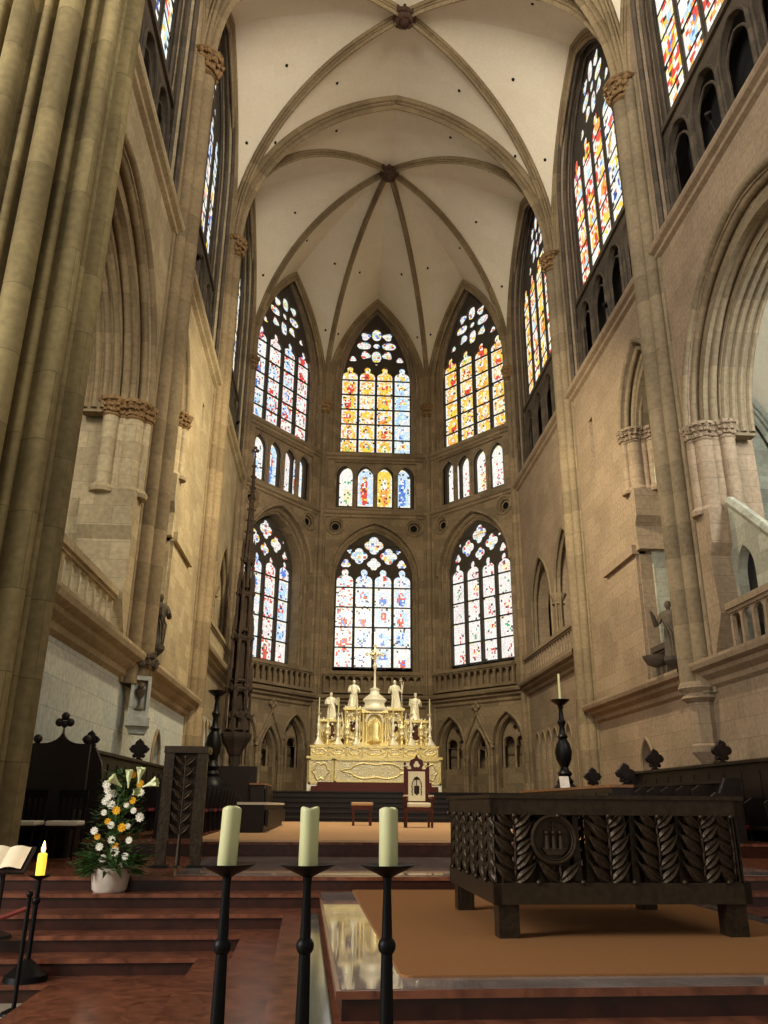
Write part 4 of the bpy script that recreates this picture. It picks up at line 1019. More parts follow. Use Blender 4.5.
# tabernacle
tx = hx(374.5); mb = MB()
mb.box(tx-.55, tx+.55, YH+.4, YH+1.0, 4.05, 4.2); mb.box(tx-.42, tx+.42, YH+.6, YH+1.0, 4.2, 5.5); mb.box(tx-.56, tx+.56, YH+.36, YH+1.0, 5.42, 5.55)
for sg in (-1, 1):
    for q in (.34, .48): mb.lathe([(.07, 4.2), (.045, 4.35), (.055, 4.8), (.04, 5.25), (.075, 5.42)], (tx+sg*q, YH+.48, 0), 10)
mb.lathe([(.3, 4.2), (.34, 4.25), (.26, 4.35), (.2, 4.5), (.24, 4.9), (.16, 5.05), (.02, 5.2)], (tx, YH+.5, 0), 14, wob=lambda a, z: .1*sin(6*a)); TB = mb.build('tabernacle', M['gold'], HA, True, 35)
mb = MB(); mb.tube([(tx+.36*cos(a), YH+.45, 5.05+.36*sin(a)) for a in [PI*i/14 for i in range(15)]], .05, 6); bumps(mb, (tx, YH+.5, 5.5), .5, 5.55, 11, .12, random.Random(2), sy=.3); mb.build('ornament', M['ivory'], TB, True)
mb = MB(); mb.lathe([(.56, 5.55), (.58, 5.62), (.42, 5.72), (.4, 5.85), (.5, 5.98), (.36, 6.12), (.2, 6.25), (.17, 6.38), (.22, 6.45), (.1, 6.52)], (tx, YH+.6, 0), 18, wob=lambda a, z: .1*abs(sin(4*a)), sy=.6); mb.build('canopy', M['ivory'], HA, True)
CR = thing('altar_cross', 'slender silver crucifix standing on top of the high altar canopy', 'cross', (tx, YH+.6, 6.5))
mb = MB(); mb.lathe([(.09, 6.5), (.05, 6.58), (.045, 7.3), (.08, 7.36), (.11, 7.46), (.06, 7.55), (.04, 7.6)], (tx, YH+.6, 0), 12); mb.build('shaft', M['ivory'], CR, True)
mb = MB(); mb.box(tx-.045, tx+.045, YH+.57, YH+.63, 7.55, 8.3); mb.box(tx-.33, tx+.33, YH+.57, YH+.63, 7.93, 8.02)
for (a, b) in ((-.36, 7.975), (.36, 7.975), (0, 8.33)):
    for (c_, d_) in ((0, .05), (.05, 0), (0, -.05), (-.05, 0)): mb.ball((tx+a+c_, YH+.6, b+d_), .045, 8)
mb.tube([(tx+.2*cos(t_), YH+.6, 7.975+.2*sin(t_)) for t_ in [2*PI*i/24 for i in range(24)]], .018, 5, closed=True)
for i in range(16): a = 2*PI*i/16; mb.tube([(tx+.1*cos(a), YH+.62, 7.975+.1*sin(a)), (tx+.27*cos(a), YH+.62, 7.975+.27*sin(a))], [.02, .005], 4)
mb.build('cross', M['ivory'], CR, True)
mb = MB(); mb.tube([(tx, YH+.53, 7.65), (tx, YH+.53, 7.95)], [.03, .05], 8); mb.ball((tx, YH+.52, 8.03), .04, 8)
for sg in (-1, 1): mb.tube([(tx+sg*.03, YH+.53, 7.93), (tx+sg*.26, YH+.54, 7.99)], .02, 6)
mb.build('corpus', M['gold'], CR, True)
figure('altar_statue', 'silver robed figure at the far left on top of the high altar', 'statue', (hx(329), YH+.8, 5.16), 1.15, M['ivory'], seed=1, arms=((.5,.0),(-.2,.05)), held='book', group='silver figures on the high altar')
figure('altar_statue', 'silver robed figure left of the altar crucifix', 'statue', (hx(352), YH+.8, 5.66), 1.2, M['ivory'], seed=2, arms=((.1,.05),(-.1,.02)), group='silver figures on the high altar')
figure('altar_statue', 'silver robed figure with a staff right of the altar crucifix', 'statue', (hx(396.5), YH+.8, 5.66), 1.22, M['ivory'], seed=4, arms=((.8,.0),(.3,.05)), held='staff', group='silver figures on the high altar')
figure('altar_statue', 'silver robed figure at the far right on top of the high altar', 'statue', (hx(418), YH+.8, 5.16), 1.15, M['ivory'], seed=5, arms=((.2,.05),(.5,.0)), crown=True, group='silver figures on the high altar')
def altar_stick():
    t = thing('altar_candlestick', 'x', 'candlestick', (0,0,0)); mb = MB()
    mb.lathe([(.2, 0), (.22, .04), (.17, .12), (.1, .22), (.06, .34), (.085, .4), (.05, .46), (.045, .62), (.085, .76), (.06, .86), (.04, .95), (.06, 1.06), (.04, 1.12), (.03, 1.22), (.1, 1.3), (.12, 1.33), (.03, 1.32)], (0,0,0), 12, wob=lambda a, z: .12*cos(3*a) if z < .3 else 0)
    mb.build('stem', M['ivory'], t, True)
    return t
s0 = altar_stick()
names = ['leftmost', 'second from the left', 'third from the left', 'third from the right', 'second from the right', 'rightmost']
for i, px in enumerate((317, 337, 356, 393.5, 412, 431.5)):
    s_ = s0 if i == 0 else copy_tree(s0); s_.location = (hx(px), YH+.3, 4.05); s_['label'] = 'silver candlestick on the high altar, %s of six' % names[i]; s_['group'] = 'silver candlesticks on the high altar'
    cb = MB(); cb.tube([(0,0,0), (0,0,.66)], .026, 8); cb.tube([(0,0,.66), (0,0,.69)], .005, 4); cb = cb.build('altar_candle', M['wax'], None, True); cb.location = (hx(px), YH+.3, 5.36)
    tag(cb, 'thin tall cream candle in the silver altar candlestick, %s of six' % names[i], 'candle', 'thin candles on the high altar')
rel = None
for i, px in enumerate((326.5, 346.5, 402.5, 422.5)):
    if rel is None:
        rel = thing('reliquary', 'x', 'reliquary', (0,0,0)); mb = MB()
        mb.lathe([(.13, 0), (.15, .03), (.07, .12), (.05, .3), (.07, .34), (.05, .4)], (0,0,0), 10); mb.build('foot', M['gold'], rel, True)
        mb = MB(); mb.lathe([(.05, .38), (.13, .44), (.14, .5), (.12, .56), (.13, .72), (.15, .74), (.07, .84), (.03, .9), (.05, .95), (.005, 1.02)], (0,0,0), 12, sy=.5, wob=lambda a, z: .1*sin(5*a)); mb.build('head', M['silver'], rel, True); r_ = rel
    else: r_ = copy_tree(rel)
    r_.location = (hx(px), YH+.32, 4.05); r_['label'] = 'small gilt reliquary between the altar candlesticks, %s of four' % ['leftmost', 'second from left', 'second from right', 'rightmost'][i]; r_['group'] = 'gilt reliquaries on the high altar'

# ------------------------------------------------------------------ bishop's chair, stool
BC = thing('throne_chair', 'red-brown wooden throne chair with cream back and seat before the high altar', 'chair', (2.4, 22.7, 1.157))
bx, by, bz = 2.4, 22.7, 1.157; W = .32
for sg in (-1, 1):
    mb = MB(); mb.box(bx+sg*W-.03, bx+sg*W+.03, by+.28, by+.34, bz, bz+1.55); mb.ball((bx+sg*W, by+.31, bz+1.62), .04, 8); mb.build('back_post', M['woodred'], BC)
    mb = MB(); mb.lathe([(.03, 0), (.035, .1), (.025, .2), (.035, .4), (.03, .72)], (bx+sg*(W+.02), by-.28, bz), 8); mb.build('leg', M['woodred'], BC, True)
    mb = MB(); mb.box(bx+sg*(W+.02)-.035, bx+sg*(W+.02)+.035, by-.34, by+.3, bz+.72, bz+.77); mb.tube([(bx+sg*(W+.02), by-.34, bz+.73), (bx+sg*(W+.06), by-.4, bz+.72)], .05, 8); arm = mb.build('armrest', M['woodred'], BC)
    mb = MB(); mb.box(bx+sg*(W+.02)-.05, bx+sg*(W+.02)+.05, by-.3, by+.1, bz+.77, bz+.81); mb.build('arm_pad', M['cream'], arm)
mb = MB(); mb.box(bx-W-.02, bx+W+.02, by-.3, by+.3, bz+.4, bz+.5); mb.build('seat_frame', M['woodred'], BC)
mb = MB(); mb.box(bx-W, bx+W, by-.31, by+.27, bz+.5, bz+.62); o = mb.build('seat_cushion', M['cream'], BC); md = o.modifiers.new('b', 'BEVEL'); md.width = .04; md.segments = 3
fq = lambda a, d, z: Vector((bx+a, by+.3-d, bz+z))
mb = MB(); mb.plate([[(-W, .62), (W, .62), (W, 1.5), (.2, 1.58), (.16, 1.72), (.06, 1.76), (0, 1.86), (-.06, 1.76), (-.16, 1.72), (-.2, 1.58), (-W, 1.5)]], fq, .0, -.04); bk = mb.build('backrest', M['woodred'], BC)
mb = MB(); mb.plate([[(-.23, .66), (.23, .66), (.23, 1.42), (-.23, 1.42)]], fq, .02, .0); mb.build('back_panel', M['cream'], bk)
mb = MB()
for (cx_, cz_, r_) in ((-.2, 1.52, .045), (.2, 1.52, .045), (0, 1.6, .07)): mb.plate([foil(cx_, cz_, r_*1.3, 3, PI/2, 6, .45)], fq, .02, 0)
mb.build('pierced_trefoil', M['cream'], bk)
mb = MB(); mb.plate([[(-.09, 1.2), (.09, 1.2), (.12, 1.17), (.06, 1.26), (0, 1.29), (-.06, 1.26), (-.12, 1.17)]], fq, .03, .02)
mb.plate([[(-.07, .86), (0, .8), (.07, .86), (.07, 1.05), (-.07, 1.05)]], fq, .03, .02); mb.tube([fq(0, .03, .82), fq(0, .03, 1.24)], .012, 5)
for sg in (-1, 1):
    for k in range(5): mb.ball(fq(sg*(.12+.015*(k % 2)), .03, 1.1-.07*k), .018, 6)
    mb.tube([fq(sg*.08, .03, 1.18), fq(sg*.13, .03, 1.12), fq(sg*.12, .03, .82)], .008, 4)
mb.build('embroidered_arms', M['bronze'], bk)
ST = thing('stool', 'small red-brown wooden stool with a tan cushion left of the throne chair', 'stool', (.98, 24.4, 1.157))
for sx_ in (-1, 1):
    for sy_ in (-1, 1): mb = MB(); mb.box(.98+sx_*.24-.03, .98+sx_*.24+.03, 24.4+sy_*.17-.03, 24.4+sy_*.17+.03, 1.157, 1.68); mb.build('leg', M['woodred'], ST)
mb = MB(); mb.box(.68, 1.28, 24.19, 24.61, 1.58, 1.68); mb.build('seat_frame', M['woodred'], ST)
mb = MB(); mb.box(.67, 1.29, 24.18, 24.62, 1.68, 1.78); o = mb.build('cushion', M['carpet2'], ST); md = o.modifiers.new('b', 'BEVEL'); md.width = .035; md.segments = 3

# ------------------------------------------------------------------ choir stalls
def trefoil_finial(mb, p, s=1.0):
    x, y, z = p; f = lambda a, d, q: Vector((x+a, y-d, z+q))
    mb.lathe([(.09*s, -.02), (.1*s, .04*s), (.05*s, .07*s), (.04*s, .16*s)], (x, y, z), 8)
    mb.plate([foil(0, .27*s, .2*s, 4, PI/2, 6, .52)], f, .07*s, -.07*s); mb.plate([foil(0, .27*s, .13*s, 4, PI/2, 6, .52)], f, .1*s, -.1*s)
    for (a, q, r) in ((0, .47, .035), (.2, .27, .035), (-.2, .27, .035), (-.1, .12, .05), (.1, .12, .05)): mb.ball((x+a*s, y, z+q*s), r*s, 8)
def stall_row(name, label, X, s, y0, y1, z0, top, seats=True, finials=(), mat='wood', desk=False, group=None):
    t = thing(name, label, 'choir stalls', (X, (y0+y1)/2, z0), group); n = int((y1-y0)/.72); st = (y1-y0)/n
    mb = MB(); mb.box(min(X, X+s*.08), max(X, X+s*.08), y0, y1, z0, top-.06)
    for i in range(n): mb.box(min(X-s*.02, X), max(X-s*.02, X), y0+st*i+.1, y0+st*(i+1)-.1, z0+(top-z0)*.45, top-.2)
    mb.build('back_panel', M[mat], t)
    mb = MB(); mb.box(min(X-s*.1, X+s*.14), max(X-s*.1, X+s*.14), y0-.03, y1+.03, top-.06, top); mb.build('top_rail', M[mat], t)
    for yy in (y0, y1):
        mb = MB(); fr = lambda a, d, z: Vector((X - s*a, yy + d, z))
        mb.plate([[(-.1, z0), (.62, z0), (.62, z0+.6), (.5, z0+.75), (.36, z0+.85), (.3, top-.25), (.16, top+.02), (-.1, top+.02)]], fr, .05, -.05); mb.build('end_panel', M[mat], t)
    if seats:
        for i in range(n):
            mb = MB(); ya = y0+st*i
            mb.box(min(X, X-s*.45), max(X, X-s*.45), ya+.06, ya+st-.06, z0+.42, z0+.48); sd_ = mb.build('seat', M['redcush'] if i % 2 else M[mat], t)
        for i in range(1, n):
            mb = MB(); ya = y0+st*i; fr = lambda a, d, z: Vector((X - s*a, ya + d, z))
            mb.plate([[(0, z0), (.42, z0), (.4, z0+.5), (.46, z0+.9), (.3, z0+1.0), (0, z0+1.0)]], fr, .03, -.03); mb.build('divider', M[mat], t)
    for yf, zf, sc in finials:
        mb = MB(); trefoil_finial(mb, (X, yf, zf), sc); mb.build('finial', M[mat], t, True)
    return t
stall_row('choir_stalls', 'long dark back row of choir stalls with round-lobed finials on the right', 8.45, 1, 12.2, 22.8, .9, 2.62, finials=((17.6, 2.6, 1.0), (21.4, 2.6, 1.1), (13.0, 2.6, .9)))
stall_row('choir_stalls', 'lower front row of dark stalls on the right behind the bronze altar', 7.35, 1, 15.0, 23.4, 1.12, 2.2, finials=((20.6, 2.2, 1.1), (23.2, 2.2, 1.1)))
stall_row('choir_stalls', 'dark back row of choir stalls on the left under the pale wall', -4.35, -1, 15.4, 24.9, 1.12, 2.62, finials=((15.6, 2.6, .7), (19.6, 2.6, 1.0)))
stall_row('choir_stalls', 'lower front row of dark stalls on the left behind the bronze lectern', -3.0, -1, 15.8, 24.6, 1.12, 2.1, finials=((17.0, 2.1, .9),))
# front desks
def desk(label, X, s, y0, y1, z0, h, top='woodtan', w=.55, name='choir_desk'):
    t = thing(name, label, 'desk', (X, (y0+y1)/2, z0)); mb = MB(); mb.box(X-w/2+.04, X+w/2-.04, y0+.03, y1-.03, z0, z0+h-.04); bd = mb.build('body', M['wood'], t)
    mb = MB(); mb.box(X-w/2, X+w/2, y0, y1, z0+h-.05, z0+h); mb.build('top', M[top], t)
    n = int((y1-y0)/.8)
    for i in range(n):
        mb = MB(); a = y0+.1+(y1-y0-.2)*i/n; e = (y1-y0-.2)/n-.12; mb.box(X-s*(w/2)-.015, X-s*(w/2)+.045, a, a+e, z0+.12, z0+h-.15); mb.build('raised_panel', M['wood'], bd)
    return t
M['woodtan'] = plain('tan_wood', (130, 92, 60), .45, 0, .2, 14)
desk('long low bench with a white top running back on the left', -1.55, -1, 17.7, 25.0, 1.16, .58, 'white', .6, 'bench')
desk('tan-topped wooden desk beyond the white-topped bench on the left', -2.15, -1, 26.2, 29.4, 1.16, 1.15, 'woodtan', .5)
desk('tan-topped wooden desk on the right behind the bronze altar', 5.45, 1, 15.5, 23.0, 1.12, .98, 'woodtan', .45)
mb = MB(); mb.box(-3.6, -2.2, 26.3, 26.4, 1.12, 2.8); 
tag(mb.build('wooden_screen', M['wood'], None), 'dark brown wooden screen panel beside the stone tabernacle tower', 'screen')

# throne-like seat and chairs at the far left
SE = thing('high_backed_seat', 'tall black high-backed wooden seat with a trefoil finial at the far left', 'seat', (-4.42, 14.0, .9))
fs = lambda a, d, z: Vector((-4.42+a, 14.15-d, z))
og = [(-.47, .9), (.47, .9), (.47, 2.62), (.3, 2.62)] + [(.3-.3*sin(t_)**1.0, 2.62+.22*(1-cos(t_))) for t_ in [PI/2*i/6 for i in range(1, 6)]] + [(0, 2.88)] + [(-.3+.3*sin(t_), 2.62+.22*(1-cos(t_))) for t_ in [PI/2*i/6 for i in range(5, 0, -1)]] + [(-.3, 2.62), (-.47, 2.62)]
mb = MB(); mb.plate([og], fs, 0, -.08); mb.build('backrest', M['wood'], SE)
mb = MB()
for (a_, z_, r_) in ((0, 3.06, .07), (-.09, 2.96, .07), (.09, 2.96, .07), (0, 2.93, .06)): mb.ball(fs(a_, -.04, z_), r_, 10)
mb.build('finial', M['wood'], SE, True)
for sg in (-1, 1):
    mb = MB(); mb.ball(fs(sg*.4, -.04, 2.69), .075, 10); mb.build('knob', M['wood'], SE, True)
    mb = MB(); mb.plate([[(sg*.47, .9), (sg*.41, .9), (sg*.41, 1.6), (sg*.47, 1.6)]], fs, 0, .5); mb.build('arm_panel', M['wood'], SE)
mb = MB(); mb.plate([[(-.41, 1.3), (.41, 1.3), (.41, 1.38), (-.41, 1.38)]], fs, 0, .48); mb.build('seat', M['wood'], SE)
mb = MB(); mb.plate([[(-.5, .9), (.9, .9), (.9, 1.1), (-.5, 1.1)]], fs, 0, 1.4)
def chair(x, y, label):
    t = thing('chair', label, 'chair', (x, y, .905), 'black chairs with pale cushions'); z = .905
    for sx_ in (-1, 1):
        for sy_ in (-1, 1):
            h = .46 if sy_ < 0 else .98
            mb = MB(); mb.tube([(x+sx_*.2, y+sy_*.2, z), (x+sx_*.2, y+sy_*.2+(.05 if h > .5 else 0), z+h)], .018, 8); mb.build('leg', M['black'], t)
    mb = MB(); mb.box(x-.23, x+.23, y-.23, y+.23, z+.42, z+.47); mb.build('seat', M['black'], t)
    mb = MB(); mb.box(x-.23, x+.23, y-.24, y+.2, z+.47, z+.54); o = mb.build('cushion', M['white'], t); md = o.modifiers.new('b', 'BEVEL'); md.width = .02; md.segments = 2
    mb = MB(); mb.box(x-.22, x+.22, y+.215, y+.26, z+.86, z+.98)
    for k in range(5): mb.box(x-.17+.085*k-.02, x-.17+.085*k+.02, y+.22, y+.24, z+.54, z+.87)
    mb.build('backrest', M['black'], t)
chair(-4.5, 13.2, 'black slat-backed chair with pale cushion at the far left edge')
chair(-3.92, 13.28, 'black slat-backed chair with pale cushion in front of the high-backed seat')

# ------------------------------------------------------------------ flower arrangement
FP = thing('flower_arrangement', 'tall arrangement of lilies and yellow and white flowers in a white pot on the step', 'flowers', (-2.45, 10.27, .75))
fx, fy = -2.45, 10.27
mb = MB(); mb.lathe([(.165, .752), (.19, .78), (.215, .95), (.222, 1.0), (.215, 1.01), (.2, .99)], (fx, fy, 0), 24); mb.build('pot', M['pot'], FP, True)
rg = random.Random(12)
def env(z):   # radius of the bouquet
    return .42*(1-(z-1.0)/1.35)**.75 + .06 if z < 2.2 else .08
mb = MB()
for i in range(1100):
    z = 1.0 + 1.05*rg.random()**1.6; a = rg.uniform(0, 2*PI); r = env(z)*rg.uniform(.45, 1.0); r = r*(1.0 if z < 1.25 else .85)
    p = Vector((fx+r*cos(a), fy+r*sin(a)*.8, z)); o = Vector((cos(a), sin(a), rg.uniform(-.3, .7))).normalized(); L = rg.uniform(.05, .11); w = L*.28; sd_ = o.cross(Vector((0,0,1))).normalized()*w
    mb.add([p, p+o*L*.5+sd_, p+o*L, p+o*L*.5-sd_], [(0,1,2,3)])
for i in range(90):
    z = 1.02+rg.uniform(-.06, .12); a = rg.uniform(0, 2*PI); p = Vector((fx+.15*cos(a), fy+.15*sin(a), z)); q = Vector((fx+.43*cos(a), fy+.36*sin(a), z-rg.uniform(-.08, .12))); sd_ = Vector((-sin(a), cos(a), 0))*.03
    mb.add([p, (p+q)/2+sd_+Vector((0,0,.03)), q, (p+q)/2-sd_+Vector((0,0,.03))], [(0,1,2,3)])
mb.tube([(fx, fy, .95), (fx, fy, 1.9)], [.05, .015], 6)
lf = mb.build('foliage', M['leaf'], FP); lf['kind'] = 'stuff'
def bloom(p, r, mat, nm, label):
    mb = MB()
    for ring, (n, rr, tz) in enumerate(((9, r, -.1), (7, r*.72, .25), (4, r*.4, .5))):
        for k in range(n):
            a = 2*PI*k/n + ring*.4; o = Vector((cos(a), -.55, sin(a))).normalized() if 0 else Vector((cos(a), -.35-tz, sin(a))); p1 = Vector(p)+o*rr; sd_ = Vector((-sin(a), 0, cos(a)))*rr*.4
            mb.add([Vector(p), Vector(p)+o*rr*.6+sd_, p1, Vector(p)+o*rr*.6-sd_], [(0,1,2,3)])
    mb.ball(p, r*.45, 8); o = mb.build(nm, M[mat], FP, True); o['label'] = label
def pix(px, py, dy=0):   # where a flower stands in the bouquet
    return (fx + (px-112)*.0121, fy-.3+dy, .75 + (888-py)*.0121)
for (px, py, kd) in ((123,868,0),(103,852,0),(112,833,0),(124,815,0),(132,820,0),(113,846,0),(131,846,0),(105,802,0),(107,808,0),(104,797,0),(137,804,0),(127,834,0),(98,838,0),(118,856,0),(103,812,0),(109,815,0),(104,822,0),(110,805,0),(128,860,0),(137,826,0),(107,862,0)):
    bloom(pix(px, py-4, rg.uniform(0, .12)), rg.uniform(.035, .055), 'petalw', 'flower', 'white flower')
for (px, py) in ((101,841),(123,833),(116,818),(118,850),(135,794),(128,786),(130,809),(108,828)):
    bloom(pix(px, py-2, rg.uniform(0, .1)), rg.uniform(.035, .055), 'petaly', 'flower', 'yellow flower')
def lily(p, d, L, w):
    mb = MB(); d = Vector(d).normalized(); a = d.orthogonal().normalized(); b = d.cross(a); p = Vector(p)
    prof = [(0, .008), (.3, .014), (.6, .03), (.85, w*.8), (1, w)]
    rows = [[p + d*L*t_ + (a*cos(2*PI*k/12)+b*sin(2*PI*k/12))*r*(1+.25*cos(6*PI*k/12*2) if t_ > .8 else 1) for k in range(13)] for t_, r in prof]
    mb.grid(rows); o = mb.build('lily', M['lily'], FP, True); o['label'] = 'pale trumpet lily'
lily(pix(125, 796), (-.0, -.2, 1), .2, .04); lily(pix(119, 795), (-.6, -.4, .5), .17, .055); lily(pix(134, 792), (.15, -.3, 1), .18, .05); lily(pix(138, 795), (1, -.3, .35), .19, .05); lily(pix(130, 802), (.4, -.6, .2), .14, .05)
mb = MB()
for i in range(9): mb.tube([(fx+rg.uniform(-.03,.03), fy, 1.2), (fx+rg.uniform(-.1,.12), fy-.1, 1.6), pix(rg.uniform(112, 138), rg.uniform(790, 815))], .007, 5)
mb.build('stems', M['leaf'], FP, True)

# ------------------------------------------------------------------ wall statues, niche box
def console(f, y, z, label, mat, s=1):
    t = thing('console', label, 'console', f(y, .35, z)); mb = MB(); c = f(y, .33, 0)
    mb.lathe([(.02, z-.5), (.1, z-.42), (.16, z-.3), (.3, z-.16), (.34, z-.1), (.34, z), (.3, z)], tuple(c), 8, sx=1, sy=s); mb.build('bracket', mat, t); return c
fl_, fr_ = fside(-1), fside(1)
c = console(fl_, 21.25, 5.55, 'dark stone bracket carrying the robed statue on the left wall shafts', M['mull'])
c = fl_(20.3, .62, 0); figure('stone_statue', 'grey stone robed figure on a bracket on the left wall shafts', 'statue', (-4.62, 21.3, 5.55), 1.4, M['statue'], face=-.9, seed=6, arms=((.0,.05),(-.1,.03)), held='book')
NB = thing('wall_tabernacle', 'pale carved stone niche box with a chalice relief on the left wall', 'niche box', (-4.3, 20.0, 3.4))
fb = lambda a, d, z: Vector((-4.62 + a*.55 + d*.2, 20.3 + a*.3 - d, z))
mb = MB(); mb.plate([[(-.38, 3.62), (.38, 3.62), (.38, 4.6), (-.38, 4.6)], [(-.26, 3.78), (.26, 3.78), (.26, 4.5), (-.26, 4.5)]], fb, .25, -.3); mb.plate([[(-.3, 3.7), (.3, 3.7), (.3, 4.55), (-.3, 4.55)]], fb, .12, -.3); mb.build('frame', M['pale'], NB)
mb = MB(); mb.plate([[(-.46, 3.42), (.46, 3.42), (.46, 3.62), (-.46, 3.62)]], fb, .36, -.3); mb.plate([[(-.3, 3.25), (.3, 3.25), (.42, 3.42), (-.42, 3.42)]], fb, .2, -.3); mb.build('sill', M['pale'], NB)
mb = MB(); cc = fb(0, .2, 0); mb.lathe([(.12, 3.8), (.03, 3.9), (.025, 4.05), (.1, 4.15), (.13, 4.28)], tuple(cc), 12); mb.ball(fb(0, .2, 4.36), .08, 10); mb.build('chalice_relief', M['statue'], NB, True)
mb = MB(); mb.plate([[(-.3, 4.6), (.3, 4.6), (.22, 5.2), (-.22, 5.2)]], fb, .1, -.3); bumps(mb, tuple(fb(0, 0, 0)), .25, 4.9, 10, .2, random.Random(3)); bumps(mb, tuple(fb(0, 0, 0)), .2, 5.1, 8, .18, random.Random(4)); mb.build('carved_top', M['statue'], NB, True)
c = console(fr_, 21.1, 5.5, 'dark stone bracket carrying the robed statue on the right wall shafts', M['mull'], 1)
figure('stone_statue', 'dark stone robed figure leaning forward on a bracket on the right wall shafts', 'statue', (9.18, 21.1, 5.5), 1.55, M['statue'], face=PI+.9, seed=8, arms=((.9,.12),(.5,.12)))
mb = MB(); mb.lathe([(.05, 5.35), (.25, 5.42), (.36, 5.6), (.38, 5.66), (.3, 5.62)], (9.0, 21.9, 0), 12); tag(mb.build('stone_bowl', M['statue'], None, True), 'dark stone bowl jutting out beside the right wall statue', 'bowl')

# ------------------------------------------------------------------ great black candlesticks
def great_stick(x, y, z, label):
    t = thing('great_candlestick', label, 'candlestick', (x, y, z)); mb = MB()
    mb.lathe([(.42, 0), (.44, .08), (.38, .15), (.4, .3), (.3, .45), (.36, .6), (.42, .8), (.36, 1.0), (.2, 1.15), (.22, 1.22), (.13, 1.32)], (x, y, z), 18, wob=lambda a, zz: .12*abs(cos(3*a)) if zz < 1.1 else 0); mb.build('foot', M['black'], t, True)
    mb = MB(); mb.lathe([(.13, 1.3), (.2, 1.4), (.12, 1.5), (.1, 1.56), (.2, 1.75), (.23, 1.95), (.18, 2.15), (.1, 2.28), (.15, 2.34), (.08, 2.42), (.07, 2.6), (.12, 2.72), (.07, 2.8), (.05, 3.05), (.08, 3.12), (.05, 3.16)], (x, y, z), 16); mb.build('stem', M['black'], t, True)
    mb = MB(); mb.lathe([(.05, 3.14), (.2, 3.24), (.26, 3.3), (.25, 3.31), (.04, 3.28)], (x, y, z), 18); mb.build('drip_plate', M['black'], t, True)
    mb = MB(); mb.tube([(0,0,0), (0,0,.72)], [.035, .028], 10); o = mb.build('tall_candle', M['wax'], None, True); o.location = (x, y, z+3.28); return o
o = great_stick(6.2, 21.9, 1.12, 'large black baroque candlestick with a candle on the right behind the desks'); tag(o, 'thin tall cream candle on the right black candlestick', 'candle')
o = great_stick(-3.5, 25.65, 1.12, 'large glossy black baroque candlestick on the left behind the stalls'); bpy.data.objects.remove(o); bpy.data.objects['great_candlestick.001'].scale = (1.14, 1.14, 1.17)

# ------------------------------------------------------------------ sacrament tower
TW = thing('sacrament_tower', 'tall dark slender pinnacled stone tower left of the apse windows', 'tower', (-3.95, 35.6, 1.12))
tx_, ty_ = -3.95, 35.6; M['tower'] = stone('tower_stone', (72,58,46), (54,44,36), blotch=.6, mortar=0, dirt=(26,20,16)); T = M['tower']
mb = MB(); mb.lathe([(.55, 1.12), (.55, 1.4), (.3, 1.6), (.22, 1.9), (.22, 3.6), (.3, 3.7)], (tx_, ty_, 0), 8); mb.build('foot', T, TW)
mb = MB(); mb.lathe([(.25, 3.6), (.4, 3.9), (.62, 4.25), (.66, 4.35), (.66, 4.5), (.5, 4.55)], (tx_, ty_, 0), 8); mb.build('bowl', T, TW)
def tier(z0, z1, R, n=6):
    mb = MB()
    for k in range(n):
        a = 2*PI*k/n+.3; x, y = tx_+R*cos(a), ty_+R*sin(a)
        mb.tube([(x, y, z0), (x, y, z1)], .07, 6); mb.lathe([(.09, z1-.1), (.11, z1), (.06, z1+.1), (.07, z1+.4), (.01, z1+1.0)], (x, y, 0), 6)
        for q in (.3, .6, .85): mb.ball((x, y, z1+q), .07*(1.1-q*.6), 6)
        a2 = a+2*PI/n; x2, y2 = tx_+R*cos(a2), ty_+R*sin(a2); mb.tube([(x, y, z1-.5), ((x+x2)/2, (y+y2)/2, z1+.15), (x2, y2, z1-.5)], .04, 5)
        mb.tube([(x, y, z0+.1), (x2, y2, z0+.1)], .06, 5); mb.tube([(x, y, z1-.15), (x2, y2, z1-.15)], .05, 5)
    mb.lathe([(R*.55, z0), (R*.5, z1)], (tx_, ty_, 0), 6); mb.lathe([(R*1.15, z1-.12), (R*1.2, z1-.05), (R*.9, z1+.02)], (tx_, ty_, 0), 6)
    mb.build('tier', T, TW)
tier(4.55, 6.4, .5); tier(6.6, 8.6, .42); tier(8.8, 10.6, .34); tier(10.8, 12.2, .25, 4)
mb = MB(); mb.lathe([(.26, 12.0), (.16, 13.6), (.07, 16.2), (.03, 17.6)], (tx_, ty_, 0), 6)
for k in range(9):
    for j in range(4): a = PI/2*j+.4; z = 12.4+.55*k; r = .25-.024*k; mb.ball((tx_+r*cos(a), ty_+r*sin(a), z), .07, 6)
for (dx, dz) in ((0, 17.75), (-.1, 17.6), (.1, 17.6)): mb.ball((tx_+dx, ty_, dz), .09, 8)
mb.build('spire', T, TW, True)
for k in range(3):
    a = -1.9+.8*k; figure('tower_figure', 'small carved figure standing in the %s of the dark tower' % ['left front', 'front', 'right front'][k], 'statue', (tx_+.44*cos(a), ty_+.44*sin(a), 4.62), .95, T, face=a, seed=20+k, group='carved figures on the dark tower')

